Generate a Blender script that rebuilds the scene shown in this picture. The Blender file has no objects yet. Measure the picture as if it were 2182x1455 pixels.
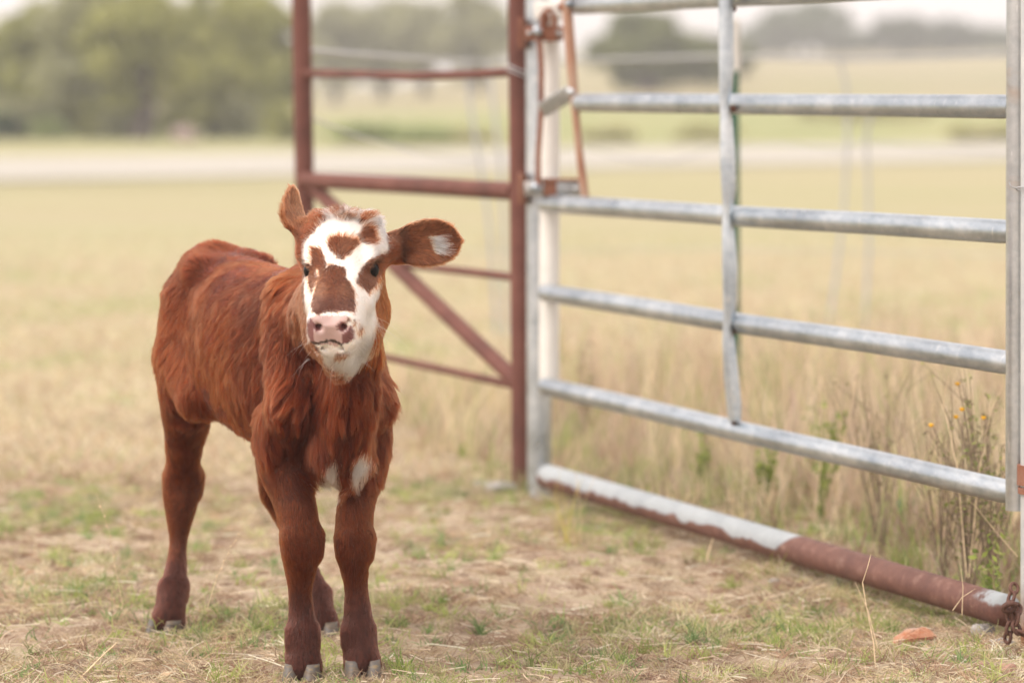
import bpy, bmesh, math, random
import numpy as np
from mathutils import Vector, Matrix

random.seed(7)
rng = np.random.default_rng(11)
scene = bpy.context.scene
C = scene.collection

# ------------------------------------------------------------------ camera
CAM_H = 1.07
FPX = 7280.0                       # focal length in photograph pixels (2182 wide)
PITCH = math.atan(531.5 / FPX)     # looking slightly down
cam_d = bpy.data.cameras.new('camera')
cam = bpy.data.objects.new('camera', cam_d)
C.objects.link(cam)
cam.location = (0, 0, CAM_H)
cam.rotation_euler = (math.pi / 2 - PITCH, 0, 0)
cam_d.sensor_width = 36.0
cam_d.lens = 36.0 * FPX / 2182.0
cam_d.clip_start = 0.1
cam_d.clip_end = 5000
cam_d.dof.use_dof = True
cam_d.dof.focus_distance = 6.16
cam_d.dof.aperture_fstop = 2.8
scene.camera = cam

# ------------------------------------------------------------------ sky and sun
SUN_EL, SUN_AZ = math.radians(48), math.radians(-118)   # azimuth measured from +Y towards +X
world = bpy.data.worlds.new('World')
scene.world = world
world.use_nodes = True
wn = world.node_tree
for n in list(wn.nodes):
    wn.nodes.remove(n)
w_out = wn.nodes.new('ShaderNodeOutputWorld')
w_bg = wn.nodes.new('ShaderNodeBackground')
w_sky = wn.nodes.new('ShaderNodeTexSky')
w_sky.sky_type = 'NISHITA'
w_sky.sun_disc = False
w_sky.sun_elevation = SUN_EL
w_sky.sun_rotation = SUN_AZ
w_sky.air_density = 1.0
w_sky.dust_density = 4.0
w_sky.ozone_density = 1.0
w_hs = wn.nodes.new('ShaderNodeHueSaturation')      # a thin bright overcast: the blue is washed out
w_hs.inputs['Saturation'].default_value = 0.18
w_mx = wn.nodes.new('ShaderNodeMix')
w_mx.data_type = 'RGBA'
w_mx.blend_type = 'MULTIPLY'
w_mx.inputs['Factor'].default_value = 1.0
w_mx.inputs[7].default_value = (1.0, 0.90, 0.87, 1)
w_bg.inputs['Strength'].default_value = 0.12
w_cl = wn.nodes.new('ShaderNodeMix')                 # the cloud veil: even, white, faintly pink
w_cl.data_type = 'RGBA'
w_cl.inputs['Factor'].default_value = 0.72
w_cl.inputs[7].default_value = (7.6, 6.95, 6.82, 1)
wn.links.new(w_sky.outputs['Color'], w_hs.inputs['Color'])
wn.links.new(w_hs.outputs['Color'], w_mx.inputs[6])
wn.links.new(w_mx.outputs[2], w_cl.inputs[6])
wn.links.new(w_cl.outputs[2], w_bg.inputs['Color'])
wn.links.new(w_bg.outputs['Background'], w_out.inputs['Surface'])

sun_d = bpy.data.lights.new('sun', 'SUN')
sun_d.energy = 1.35
sun_d.angle = math.radians(35)
sun_d.color = (1.0, 0.93, 0.84)
sun = bpy.data.objects.new('sun', sun_d)
C.objects.link(sun)
_sd = Vector((math.sin(SUN_AZ) * math.cos(SUN_EL), math.cos(SUN_AZ) * math.cos(SUN_EL), math.sin(SUN_EL)))
sun.rotation_euler = (-_sd).to_track_quat('-Z', 'Y').to_euler()
sun.location = _sd * 30

scene.view_settings.view_transform = 'Standard'
scene.view_settings.look = 'None'
scene.view_settings.exposure = 1.05
scene.view_settings.gamma = 1.0
scene.view_settings.use_curve_mapping = False
scene.cycles.max_bounces = 8
scene.cycles.diffuse_bounces = 3
scene.cycles.glossy_bounces = 3
scene.cycles.transmission_bounces = 6
scene.cycles.transparent_max_bounces = 8
scene.cycles.use_denoising = True
scene.cycles_curves.shape = 'RIBBONS'

# ------------------------------------------------------------------ helpers
def at(px, py, Y):
    """World point that stands Y metres out along the line of sight of a photograph pixel."""
    dx = (px - 1091.0) / FPX
    dz = (727.5 - py) / FPX
    d = Vector((dx, math.cos(PITCH) + dz * math.sin(PITCH), -math.sin(PITCH) + dz * math.cos(PITCH)))
    t = Y / d.y
    return Vector((d.x * t, Y, CAM_H + d.z * t))

def ground_at(px, py):
    """Point of the flat ground (z = 0) seen at a photograph pixel."""
    dx = (px - 1091.0) / FPX
    dz = (727.5 - py) / FPX
    d = Vector((dx, math.cos(PITCH) + dz * math.sin(PITCH), -math.sin(PITCH) + dz * math.cos(PITCH)))
    t = -CAM_H / d.z
    return Vector((d.x * t, d.y * t, 0))

def tag(o, label=None, cat=None, group=None, kind=None):
    if label: o['label'] = label
    if cat: o['category'] = cat
    if group: o['group'] = group
    if kind: o['kind'] = kind
    return o

def empty(name, loc, label, cat, group=None):
    o = bpy.data.objects.new(name, None)
    o.empty_display_size = 0.1
    C.objects.link(o)
    o.location = loc
    return tag(o, label, cat, group)

def mesh_obj(name, verts, faces, mat, parent=None, smooth=True, mats=None, mat_idx=None):
    """One mesh object; verts are world coordinates, kept relative to the parent's place."""
    off = Vector((0, 0, 0))
    p = parent
    while p is not None:
        off += p.location
        p = p.parent
    me = bpy.data.meshes.new(name)
    v = np.asarray([tuple(q) for q in verts] if not isinstance(verts, np.ndarray) else verts, dtype=np.float64)
    v = v - np.array(off)
    me.from_pydata(v.tolist() if len(v) < 200000 else v.tolist(), [], [tuple(int(i) for i in f) for f in faces])
    o = bpy.data.objects.new(name, me)
    C.objects.link(o)
    for m in (mats or [mat]):
        me.materials.append(m)
    if mat_idx is not None:
        me.polygons.foreach_set('material_index', np.asarray(mat_idx, dtype=np.int32))
    if smooth:
        me.polygons.foreach_set('use_smooth', np.ones(len(me.polygons), dtype=bool))
    me.update()
    if parent is not None:
        o.parent = parent
    return o

def frame_of(d, ref=Vector((0, 0, 1))):
    d = d.normalized()
    if abs(d.dot(ref)) > 0.98:
        ref = Vector((0, 1, 0))
    a = d.cross(ref).normalized()
    b = a.cross(d).normalized()
    return a, b

class MB:
    """Collects shapes; build() links them as ONE mesh object."""
    def __init__(self):
        self.v, self.f = [], []
    def tube(self, pts, r, seg=16, caps=True, flat=None, ref=Vector((0, 0, 1)), squash=None):
        pts = [Vector(p) for p in pts]
        rr = r if isinstance(r, (list, tuple)) else [r] * len(pts)
        base = len(self.v)
        n = len(pts)
        for i, p in enumerate(pts):
            d = (pts[min(i + 1, n - 1)] - pts[max(i - 1, 0)])
            a, b = frame_of(d, ref)
            sx, sy = (1, 1) if squash is None else squash[i]
            for k in range(seg):
                t = 2 * math.pi * k / seg
                self.v.append(p + a * (math.cos(t) * rr[i] * sx) + b * (math.sin(t) * rr[i] * sy))
        for i in range(n - 1):
            for k in range(seg):
                k2 = (k + 1) % seg
                self.f.append((base + i * seg + k, base + i * seg + k2, base + (i + 1) * seg + k2, base + (i + 1) * seg + k))
        if caps:
            for i, rev in ((0, False), (n - 1, True)):
                c = len(self.v)
                ring = list(range(base + i * seg, base + (i + 1) * seg))
                self.v += [self.v[q].copy() for q in ring]
                ring = list(range(c, c + seg))
                self.f.append(tuple(ring if rev else ring[::-1]))
        return self
    def box(self, c, ax, ay, az, hx, hy, hz, bev=0.0):
        """Box with chamfered edges, centre c, unit axes, half sizes."""
        bm = bmesh.new()
        bmesh.ops.create_cube(bm, size=2)
        for v in bm.verts:
            v.co = Vector((v.co.x * hx, v.co.y * hy, v.co.z * hz))
        if bev > 0:
            bmesh.ops.bevel(bm, geom=list(bm.edges), offset=bev, segments=2, affect='EDGES', profile=0.6)
        base = len(self.v)
        bm.verts.index_update()
        for v in bm.verts:
            self.v.append(Vector(c) + ax * v.co.x + ay * v.co.y + az * v.co.z)
        for f in bm.faces:
            self.f.append(tuple(base + v.index for v in f.verts))
        bm.free()
        return self
    def ball(self, c, r, seg=14, sc=(1, 1, 1)):
        base = len(self.v)
        rings = seg // 2
        c = Vector(c)
        for i in range(rings + 1):
            th = math.pi * i / rings
            for k in range(seg):
                ph = 2 * math.pi * k / seg
                self.v.append(c + Vector((math.sin(th) * math.cos(ph) * r * sc[0], math.sin(th) * math.sin(ph) * r * sc[1], math.cos(th) * r * sc[2])))
        for i in range(rings):
            for k in range(seg):
                k2 = (k + 1) % seg
                self.f.append((base + i * seg + k, base + (i + 1) * seg + k, base + (i + 1) * seg + k2, base + i * seg + k2))
        return self
    def torus(self, c, u, w, R, r, stretch=0.0, seg=20, sub=8):
        """Chain-link ring: in the plane of u, w; stretch lengthens it along u."""
        base = len(self.v)
        c = Vector(c); nrm = u.cross(w).normalized()
        for i in range(seg):
            t = 2 * math.pi * i / seg
            rad = u * math.cos(t) + w * math.sin(t)
            cc = c + rad * R + u * (stretch * (1 if math.cos(t) > 0 else -1) * min(1, abs(math.cos(t)) * 3))
            for k in range(sub):
                q = 2 * math.pi * k / sub
                self.v.append(cc + rad * (math.cos(q) * r) + nrm * (math.sin(q) * r))
        for i in range(seg):
            for k in range(sub):
                i2, k2 = (i + 1) % seg, (k + 1) % sub
                self.f.append((base + i * sub + k, base + i2 * sub + k, base + i2 * sub + k2, base + i * sub + k2))
        return self
    def build(self, name, mat, parent=None, smooth=True):
        o = mesh_obj(name, [tuple(q) for q in self.v], self.f, mat, parent, smooth)
        return o

def lerp(a, b, t):
    return a + (b - a) * t

# vectorised value noise, used for colour breakup and shape irregularity
_perm = rng.permutation(4096).astype(np.int64)
_val = rng.random(4096)
def vnoise(p, scale=1.0, seed=0):
    q = np.asarray(p, dtype=np.float64) * scale + seed * 17.31
    i = np.floor(q).astype(np.int64)
    f = q - i
    f = f * f * (3 - 2 * f)
    def hsh(a, b, c):
        return _val[_perm[(_perm[(_perm[a & 4095] + b) & 4095] + c) & 4095]]
    r = 0
    for dx in (0, 1):
        for dy in (0, 1):
            for dz in (0, 1):
                w = (f[:, 0] if dx else 1 - f[:, 0]) * (f[:, 1] if dy else 1 - f[:, 1]) * (f[:, 2] if dz else 1 - f[:, 2])
                r = r + w * hsh(i[:, 0] + dx, i[:, 1] + dy, i[:, 2] + dz)
    return r
def fbm(p, scale, octs=3, seed=0):
    a, s, t, tot = 1.0, scale, 0, 0
    for o in range(octs):
        t = t + a * vnoise(p, s, seed + o)
        tot += a
        a *= 0.5; s *= 2.03
    return t / tot

# ------------------------------------------------------------------ materials
def new_mat(name):
    m = bpy.data.materials.new(name)
    m.use_nodes = True
    nt = m.node_tree
    for n in list(nt.nodes):
        nt.nodes.remove(n)
    out = nt.nodes.new('ShaderNodeOutputMaterial')
    return m, nt, out

def N(nt, typ, **kw):
    n = nt.nodes.new(typ)
    for k, v in kw.items():
        if k.startswith('i_'):
            n.inputs[k[2:].replace('_', ' ')].default_value = v
        else:
            setattr(n, k, v)
    return n

def ramp(nt, fac, stops, interp='LINEAR'):
    r = nt.nodes.new('ShaderNodeValToRGB')
    r.color_ramp.interpolation = interp
    el = r.color_ramp.elements
    while len(el) < len(stops):
        el.new(0.5)
    for e, (p, c) in zip(el, stops):
        e.position = p
        e.color = (*c, 1) if len(c) == 3 else c
    nt.links.new(fac, r.inputs['Fac'])
    return r.outputs['Color']

def noise_tex(nt, co, scale, detail=4, rough=0.55, dist=0.0):
    n = nt.nodes.new('ShaderNodeTexNoise')
    n.inputs['Scale'].default_value = scale
    n.inputs['Detail'].default_value = detail
    n.inputs['Roughness'].default_value = rough
    n.inputs['Distortion'].default_value = dist
    nt.links.new(co, n.inputs['Vector'])
    return n.outputs['Fac']

def mapping(nt, co, scale):
    m = nt.nodes.new('ShaderNodeMapping')
    m.inputs['Scale'].default_value = scale
    nt.links.new(co, m.inputs['Vector'])
    return m.outputs['Vector']

def mixc(nt, fac, a, b, mode='MIX'):
    m = nt.nodes.new('ShaderNodeMix')
    m.data_type = 'RGBA'
    m.blend_type = mode
    for inp, v in ((0, fac), (6, a), (7, b)):
        if isinstance(v, (int, float)):
            m.inputs[inp].default_value = v
        elif isinstance(v, tuple):
            m.inputs[inp].default_value = (*v, 1) if len(v) == 3 else v
        else:
            nt.links.new(v, m.inputs[inp])
    return m.outputs[2]

def principled(nt, out, color=None, rough=0.6, metal=0.0, spec=0.5, bump=None, bump_s=0.3, bump_d=0.01):
    b = nt.nodes.new('ShaderNodeBsdfPrincipled')
    for key, v in (('Base Color', color), ('Roughness', rough), ('Metallic', metal), ('Specular IOR Level', spec)):
        if v is None: continue
        if isinstance(v, (int, float)):
            b.inputs[key].default_value = v
        elif isinstance(v, tuple):
            b.inputs[key].default_value = (*v, 1) if len(v) == 3 else v
        else:
            nt.links.new(v, b.inputs[key])
    if bump is not None:
        bn = nt.nodes.new('ShaderNodeBump')
        bn.inputs['Strength'].default_value = bump_s
        bn.inputs['Distance'].default_value = bump_d
        nt.links.new(bump, bn.inputs['Height'])
        nt.links.new(bn.outputs['Normal'], b.inputs['Normal'])
    nt.links.new(b.outputs['BSDF'], out.inputs['Surface'])
    return b

def objco(nt):
    return nt.nodes.new('ShaderNodeTexCoord').outputs['Object']

def fast_mesh(name, V, F, mat, parent=None, smooth=True, off=None):
    """Mesh from arrays: V (n,3) world coordinates, F (m,k) with one k for all faces."""
    V = np.asarray(V, dtype=np.float32)
    F = np.asarray(F, dtype=np.int32)
    o0 = np.zeros(3)
    p = parent
    while p is not None:
        o0 = o0 + np.array(p.location)
        p = p.parent
    V = V - o0.astype(np.float32)
    me = bpy.data.meshes.new(name)
    me.vertices.add(len(V))
    me.vertices.foreach_set('co', V.ravel())
    k = F.shape[1]
    me.loops.add(F.size)
    me.loops.foreach_set('vertex_index', F.ravel())
    me.polygons.add(len(F))
    me.polygons.foreach_set('loop_start', np.arange(0, F.size, k, dtype=np.int32))
    if smooth:
        me.polygons.foreach_set('use_smooth', np.ones(len(F), dtype=bool))
    me.update(calc_edges=True)
    me.validate()
    me.materials.append(mat)
    o = bpy.data.objects.new(name, me)
    C.objects.link(o)
    if parent is not None:
        o.parent = parent
    return o

def set_color_attr(me, name, cols):
    at_ = me.attributes.new(name, 'FLOAT_COLOR', 'POINT')
    c4 = np.ones((len(cols), 4), dtype=np.float32)
    c4[:, :3] = cols
    at_.data.foreach_set('color', c4.ravel())

def strands(name, P, mat, R0, R1, cols, parent=None):
    """Hair-like curves: P (n, k, 3) world points, R0/R1 (n,) root and tip radius, cols (n,3)."""
    n, k, _ = P.shape
    off = np.zeros(3)
    p = parent
    while p is not None:
        off = off + np.array(p.location)
        p = p.parent
    cu = bpy.data.hair_curves.new(name)
    cu.add_curves([k] * n)
    cu.attributes['position'].data.foreach_set('vector', (P - off).astype(np.float32).ravel()) if 'position' in cu.attributes else cu.position_data.foreach_set('vector', (P - off).astype(np.float32).ravel())
    ra = cu.attributes.get('radius') or cu.attributes.new('radius', 'FLOAT', 'POINT')
    t = np.linspace(0, 1, k)[None, :]
    ra.data.foreach_set('value', (R0[:, None] * (1 - t) + R1[:, None] * t).astype(np.float32).ravel())
    ca = cu.attributes.new('tint', 'FLOAT_COLOR', 'CURVE')
    c4 = np.ones((n, 4), dtype=np.float32)
    c4[:, :3] = cols
    ca.data.foreach_set('color', c4.ravel())
    cu.materials.append(mat)
    o = bpy.data.objects.new(name, cu)
    C.objects.link(o)
    if parent is not None:
        o.parent = parent
    return o


# ================================================================== GROUND
def terrain(x, y):
    x = np.asarray(x, float); y = np.asarray(y, float)
    p = np.stack([x, y, np.zeros_like(x)], -1).reshape(-1, 3)
    near = np.clip((13 - y) / 5, 0, 1) * np.clip((y - 2) / 2, 0, 1)
    b = ((fbm(p, 5.0, 3, 70) - 0.5) * 0.030 + (fbm(p, 1.3, 2, 77) - 0.5) * 0.035).reshape(x.shape)
    calm = np.ones_like(x)                      # trodden flat where the calf stands
    for q in ((-0.38, 6.2), (-0.27, 6.21), (-0.68, 6.73), (-0.375, 6.71)):
        calm = np.minimum(calm, np.clip((np.hypot(x - q[0], y - q[1]) - 0.05) / 0.15, 0, 1))
    z = b * near * calm
    rise = np.clip(y - 78, 0, 220)
    z = z + rise * 0.0205 * np.clip(0.55 + 0.45 * np.tanh((x + 6) / 9), 0.35, 1) + np.clip(y - 78, 0, 60) / 60 * 0.15 * np.sin(x * 0.21)
    z = z - np.clip(y - 310, 0, 2000) * 0.03
    return z

def mk_ground():
    m, nt, out = new_mat('pasture')
    tc = objco(nt)
    sx = N(nt, 'ShaderNodeSeparateXYZ'); nt.links.new(tc, sx.inputs[0])
    n1 = noise_tex(nt, tc, 0.9, 4, 0.6)
    n2 = noise_tex(nt, tc, 7.0, 5, 0.65)
    n3 = noise_tex(nt, tc, 60.0, 4, 0.7)
    n4 = noise_tex(nt, mapping(nt, tc, (0.05, 0.22, 1)), 1.0, 4, 0.6)
    soil = ramp(nt, n3, [(0.34, (0.17, 0.115, 0.085)), (0.5, (0.34, 0.255, 0.185)), (0.66, (0.50, 0.41, 0.31))])
    thatch = ramp(nt, n2, [(0.3, (0.27, 0.185, 0.14)), (0.5, (0.46, 0.37, 0.26)), (0.7, (0.38, 0.37, 0.19))])
    near = mixc(nt, 0.55, soil, thatch)
    mid = ramp(nt, n1, [(0.30, (0.38, 0.31, 0.22)), (0.46, (0.46, 0.41, 0.27)), (0.60, (0.43, 0.40, 0.24)), (0.72, (0.36, 0.38, 0.18))])
    mid = mixc(nt, 0.35, mid, ramp(nt, n3, [(0.3, (0.32, 0.26, 0.17)), (0.7, (0.52, 0.46, 0.31))]))
    far = ramp(nt, n4, [(0.30, (0.31, 0.275, 0.155)), (0.46, (0.36, 0.34, 0.185)), (0.58, (0.375, 0.325, 0.20)), (0.72, (0.30, 0.32, 0.145))])
    hill = ramp(nt, n4, [(0.36, (0.20, 0.23, 0.10)), (0.46, (0.33, 0.28, 0.17)), (0.56, (0.38, 0.32, 0.20)), (0.66, (0.25, 0.28, 0.11))])
    def band(a, b):
        r = N(nt, 'ShaderNodeMapRange'); r.inputs['From Min'].default_value = a; r.inputs['From Max'].default_value = b
        nt.links.new(sx.outputs['Y'], r.inputs['Value']); return r.outputs['Result']
    c = mixc(nt, band(9.0, 12.0), near, mid)
    c = mixc(nt, band(13, 30), c, far)
    scrub = ramp(nt, noise_tex(nt, mapping(nt, tc, (0.22, 0.5, 1)), 1.0, 4, 0.6), [(0.34, (0.20, 0.24, 0.09)), (0.52, (0.30, 0.31, 0.13)), (0.68, (0.40, 0.35, 0.20))])
    c = mixc(nt, band(62, 80), c, scrub)
    c = mixc(nt, band(98, 125), c, hill)
    principled(nt, out, c, 0.95, 0, 0.15, n3, 0.6, 0.02)
    return m

def axis_lines(lo, hi, step, ends, grow):
    a = list(np.arange(lo, hi + 1e-6, step))
    s, v = step, hi
    while v < ends[1]:
        s *= grow; v += s; a.append(v)
    s, v = step, lo
    while v > ends[0]:
        s *= grow; v -= s; a.insert(0, v)
    return np.array(a)
def build_ground():
    xs = axis_lines(-2.0, 2.4, 0.04, (-900, 900), 1.13)
    ys = axis_lines(5.0, 12.0, 0.04, (-60, 1500), 1.045)
    X, Y = np.meshgrid(xs, ys)
    Zz = terrain(X, Y)
    V = np.stack([X, Y, Zz], -1).reshape(-1, 3)
    nx, ny = len(xs), len(ys)
    i = np.arange(nx * ny).reshape(ny, nx)
    F = np.stack([i[:-1, :-1], i[:-1, 1:], i[1:, 1:], i[1:, :-1]], -1).reshape(-1, 4)
    o = fast_mesh('ground', V, F, mk_ground())
    o['kind'] = 'structure'
build_ground()

def mk_road():
    m, nt, out = new_mat('caliche_road')
    tc = objco(nt)
    n = noise_tex(nt, mapping(nt, tc, (0.3, 1.2, 1)), 1.0, 5, 0.6)
    principled(nt, out, ramp(nt, n, [(0.3, (0.37, 0.35, 0.30)), (0.7, (0.44, 0.415, 0.36))]), 0.95, 0, 0.1)
    return m
def build_road():
    near = (ground_at(0, 388), ground_at(2182, 342))
    far_ = (ground_at(0, 337), ground_at(2182, 304))
    V, F = [], []
    n = 60
    for i in range(n + 1):
        t = lerp(-6, 7, i / n)
        a = near[0].lerp(near[1], t); b = far_[0].lerp(far_[1], t)
        w = math.sin(i * 1.7) * 0.35
        V += [(a.x, a.y + w, 0.02), (lerp(a.x, b.x, .5), lerp(a.y, b.y, .5), 0.06), (b.x, b.y + w * .6, 0.02)]
    for i in range(n):
        for k in range(2):
            q = i * 3 + k
            F.append((q, q + 3, q + 4, q + 1))
    mesh_obj('road', V, F, mk_road())['kind'] = 'structure'
build_road()

# ================================================================== TREES AND BUSHES
def mk_leaf(name):
    m, nt, out = new_mat(name)
    a = N(nt, 'ShaderNodeAttribute', attribute_name='tint')
    d = N(nt, 'ShaderNodeBsdfDiffuse'); t = N(nt, 'ShaderNodeBsdfTranslucent')
    nt.links.new(a.outputs['Color'], d.inputs['Color']); nt.links.new(a.outputs['Color'], t.inputs['Color'])
    mx = N(nt, 'ShaderNodeMixShader'); mx.inputs[0].default_value = 0.5
    nt.links.new(d.outputs[0], mx.inputs[1]); nt.links.new(t.outputs[0], mx.inputs[2])
    nt.links.new(mx.outputs[0], out.inputs['Surface'])
    return m
def mk_bark():
    m, nt, out = new_mat('bark')
    n = noise_tex(nt, mapping(nt, objco(nt), (6, 6, 1.5)), 3.0, 5, 0.65)
    principled(nt, out, ramp(nt, n, [(0.3, (0.045, 0.036, 0.032)), (0.7, (0.13, 0.105, 0.09))]), 0.9, 0, 0.2, n, 0.6, 0.03)
    return m
LEAF, BARK = mk_leaf('leaves'), mk_bark()

def leaf_cards(ctr, size, cols):
    n = len(ctr)
    a = rng.normal(0, 1, (n, 3)); a /= np.linalg.norm(a, axis=1, keepdims=True)
    b = rng.normal(0, 1, (n, 3)); b -= a * (a * b).sum(1, keepdims=True); b /= np.linalg.norm(b, axis=1, keepdims=True)
    c = np.cross(a, b)
    s = (size * (0.6 + 0.8 * rng.random(n)))[:, None]
    V = np.stack([ctr - a * s, ctr - b * s * 0.45 + c * s * .12, ctr + a * s, ctr + b * s * 0.45 + c * s * .12], 1).reshape(-1, 3)
    F = np.arange(n * 4).reshape(n, 4)
    return V, F, np.repeat(cols, 4, axis=0)

GREENS = {'olive': ((0.27, 0.28, 0.088), (0.47, 0.47, 0.165)), 'grey': ((0.27, 0.275, 0.15), (0.45, 0.45, 0.25)), 'oak': ((0.10, 0.125, 0.040), (0.23, 0.255, 0.085)), 'pale': ((0.40, 0.40, 0.18), (0.56, 0.52, 0.28)), 'deep': ((0.04, 0.075, 0.035), (0.10, 0.14, 0.06)), 'fresh': ((0.27, 0.34, 0.12), (0.42, 0.47, 0.21)), 'far': ((0.07, 0.115, 0.045), (0.14, 0.195, 0.085))}
def crown_of(name, base, rx, rz, zc, nleaf, size, tone, parent, gaps=0.25, squat=1.0):
    nb = int(26 + 20 * rng.random())
    dv = rng.normal(0, 1, (nb, 3)); dv /= np.linalg.norm(dv, axis=1, keepdims=True)
    rr = rng.random(nb)[:, None] ** 0.45
    bc = dv * rr * np.array([rx, rx * 0.85, rz]) * 0.80 + np.array([base[0], base[1], zc])
    br = (0.20 + 0.22 * rng.random(nb)) * min(rx, rz * 1.2)
    lo, hi = GREENS[tone]
    shade = rng.random(nb)
    keep = rng.random(nb) > gaps * 0.4
    ids = rng.choice(np.flatnonzero(keep), nleaf)
    d = rng.normal(0, 1, (nleaf, 3)); d /= np.linalg.norm(d, axis=1, keepdims=True)
    P = bc[ids] + d * (br[ids] * (0.55 + 0.5 * rng.random(nleaf)))[:, None] * np.array([1, 1, .8])
    P[:, 2] = np.maximum(P[:, 2], base[2] + 0.05)
    t = np.clip(shade[ids] * 0.7 + rng.random(nleaf) * 0.45 - 0.05, 0, 1)[:, None]
    cols = np.array(lo) * (1 - t) + np.array(hi) * t
    V, F, cc = leaf_cards(P, np.full(nleaf, size), cols)
    o = fast_mesh(name, V, F, LEAF, parent, smooth=False)
    set_color_attr(o.data, 'tint', cc)
    return bc

def tree(px, Y, base_z, top_py, half_px, label, tone='olive', low=0.28, nleaf=2600, gaps=0.25, trunk_r=0.16, group='trees beyond the pasture', cat='tree', name='oak_tree', lean=0.0, size=None):
    top = at(px, top_py, Y).z
    base = at(px, 300, Y)
    base.z = float(terrain([base.x], [Y])[0]) if base_z is None else base_z
    Hh = top - base.z
    rx = half_px / FPX * Y
    t = empty(name, base, label, cat, group)
    zlo = base.z + Hh * low
    bc = crown_of('crown', base, rx, (top - zlo) / 2, (top + zlo) / 2, nleaf, size or 0.0030 * Y * 0.75, tone, t, gaps)
    mb = MB()
    fork = base + Vector((lean * Hh * 0.3, 0, Hh * max(0.22, low)))
    mb.tube([base - Vector((0, 0, .1)), base.lerp(fork, .5) + Vector((lean * .1, 0, 0)), fork], [trunk_r * 1.25, trunk_r, trunk_r * 0.85], 10)
    for q in bc[rng.choice(len(bc), 7, replace=False)]:
        q = Vector(q)
        mid = fork.lerp(q, 0.5) + Vector((0, 0, Hh * 0.05))
        mb.tube([fork, mid, q], [trunk_r * 0.6, trunk_r * 0.35, trunk_r * 0.12], 7)
    mb.build('trunk', BARK, t)
    return t

GT = 'oaks standing beyond the road'
tree(112, 84, None, -35, 165, 'olive oak at the far left with open sky over its left shoulder', 'olive', 0.0, 3000, 0.25, 0.2, GT)
tree(-25, 86, None, 40, 120, 'lower oak cut by the left edge of the picture', 'grey', 0.0, 2200, 0.25, 0.2, GT)
tree(215, 79, None, -75, 170, 'broad grey green oak left of the one with the dark trunk', 'grey', 0.05, 3200, 0.3, 0.2, GT)
tree(300, 76, None, -70, 150, 'large oak with a thick dark trunk showing under its crown', 'olive', 0.13, 3400, 0.3, 0.26, GT, lean=0.1)
tree(455, 80, None, -62, 150, 'tall yellow green oak between the dark trunked oak and the rusty post', 'olive', 0.05, 3600, 0.2, 0.2, GT)
tree(580, 86, None, -40, 100, 'dense oak seen just left of the rusty corner post', 'olive', 0.0, 2800, 0.2, 0.2, GT)
tree(715, 150, None, -12, 105, 'hazy grey green tree just right of the rusty corner post', 'grey', 0.05, 1700, 0.45, 0.2, 'trees on the far rise', size=.36)
tree(815, 155, None, -2, 90, 'thin crowned grey tree above the upper rusty rail', 'grey', 0.05, 1500, 0.6, 0.2, 'trees on the far rise', size=.36)
tree(905, 150, None, -22, 95, 'hazy tree above the rusty rail with pale gaps in its crown', 'grey', 0.05, 1500, 0.6, 0.2, 'trees on the far rise', size=.36)
tree(1020, 148, None, -30, 100, 'grey green tree just left of the rusty hinge post', 'grey', 0.05, 1700, 0.5, 0.2, 'trees on the far rise', size=.36)
tree(1385, 128, None, 12, 200, 'round dark oak framed by the top two gate rails', 'oak', 0.04, 5200, 0.2, 0.34, 'trees on the far rise', lean=-0.2)
tree(1500, 140, None, 70, 125, 'low bushy tree leaning against the round oak behind the gate', 'oak', 0.0, 2300, 0.2, 0.2, 'trees on the far rise')
tree(1715, 275, None, 2, 112, 'tallest tree on the skyline behind the gate', 'far', 0.1, 2000, 0.3, 0.3, 'trees on the skyline')
tree(1630, 285, None, 56, 85, 'low pale tree on the skyline left of the tallest one', 'far', 0.0, 1300, 0.2, 0.3, 'trees on the skyline')
tree(1810, 285, None, 62, 90, 'low tree in the dip between the tallest skyline tree and the dark one', 'far', 0.0, 1300, 0.2, 0.3, 'trees on the skyline')
tree(1915, 270, None, 40, 98, 'dark green tree on the skyline right of the dip', 'deep', 0.0, 1900, 0.15, 0.3, 'trees on the skyline')
tree(2030, 275, None, 48, 92, 'dark green tree on the skyline nearest the right gate stile', 'deep', 0.0, 1900, 0.2, 0.3, 'trees on the skyline')
tree(2140, 290, None, 66, 95, 'pale tree on the skyline behind the right gate stile', 'far', 0.0, 1300, 0.3, 0.3, 'trees on the skyline')
tree(2290, 280, None, 70, 90, 'skyline tree beyond the right edge of the gate', 'far', 0.0, 1300, 0.3, 0.3, 'trees on the skyline')

def bush(px, py, Y, half_px, h, label, tone, n=900, name='bush'):
    base = at(px, py, Y)
    base.z = float(terrain([base.x], [Y])[0])
    rx = half_px / FPX * Y
    t = empty(name, base, label, 'bush', 'bushes beyond the road')
    crown_of('foliage', base, rx, h / 2, base.z + h / 2, n, 0.0024 * Y, tone, t, 0.1)
    mb = MB()
    for k in range(5):
        a = k * 1.26
        mb.tube([base - Vector((0, 0, .05)), base + Vector((math.cos(a) * rx * .2, math.sin(a) * rx * .2, h * .35)), base + Vector((math.cos(a) * rx * .5, math.sin(a) * rx * .5, h * .7))], [0.03, 0.02, 0.008], 6)
    mb.build('stem', BARK, t)
bush(105, 296, 77, 42, 0.42, 'small bright green bush under the far left oaks', 'fresh', 700)
bush(8, 296, 77, 40, 0.50, 'dark bush at the far left edge under the oaks', 'deep', 700)
bush(780, 302, 72, 100, 0.34, 'fresh green bush seen through the upper opening of the rusty brace', 'fresh', 900)
bush(900, 304, 71, 80, 0.26, 'low green bush right of the fresh one in the brace opening', 'fresh', 700)
bush(1010, 300, 72, 80, 0.28, 'low olive bush left of the rusty hinge post', 'pale', 260)
bush(1500, 298, 76, 110, 0.28, 'green bush below the second gate rail beside the flattened gate strap', 'pale', 260)
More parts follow.
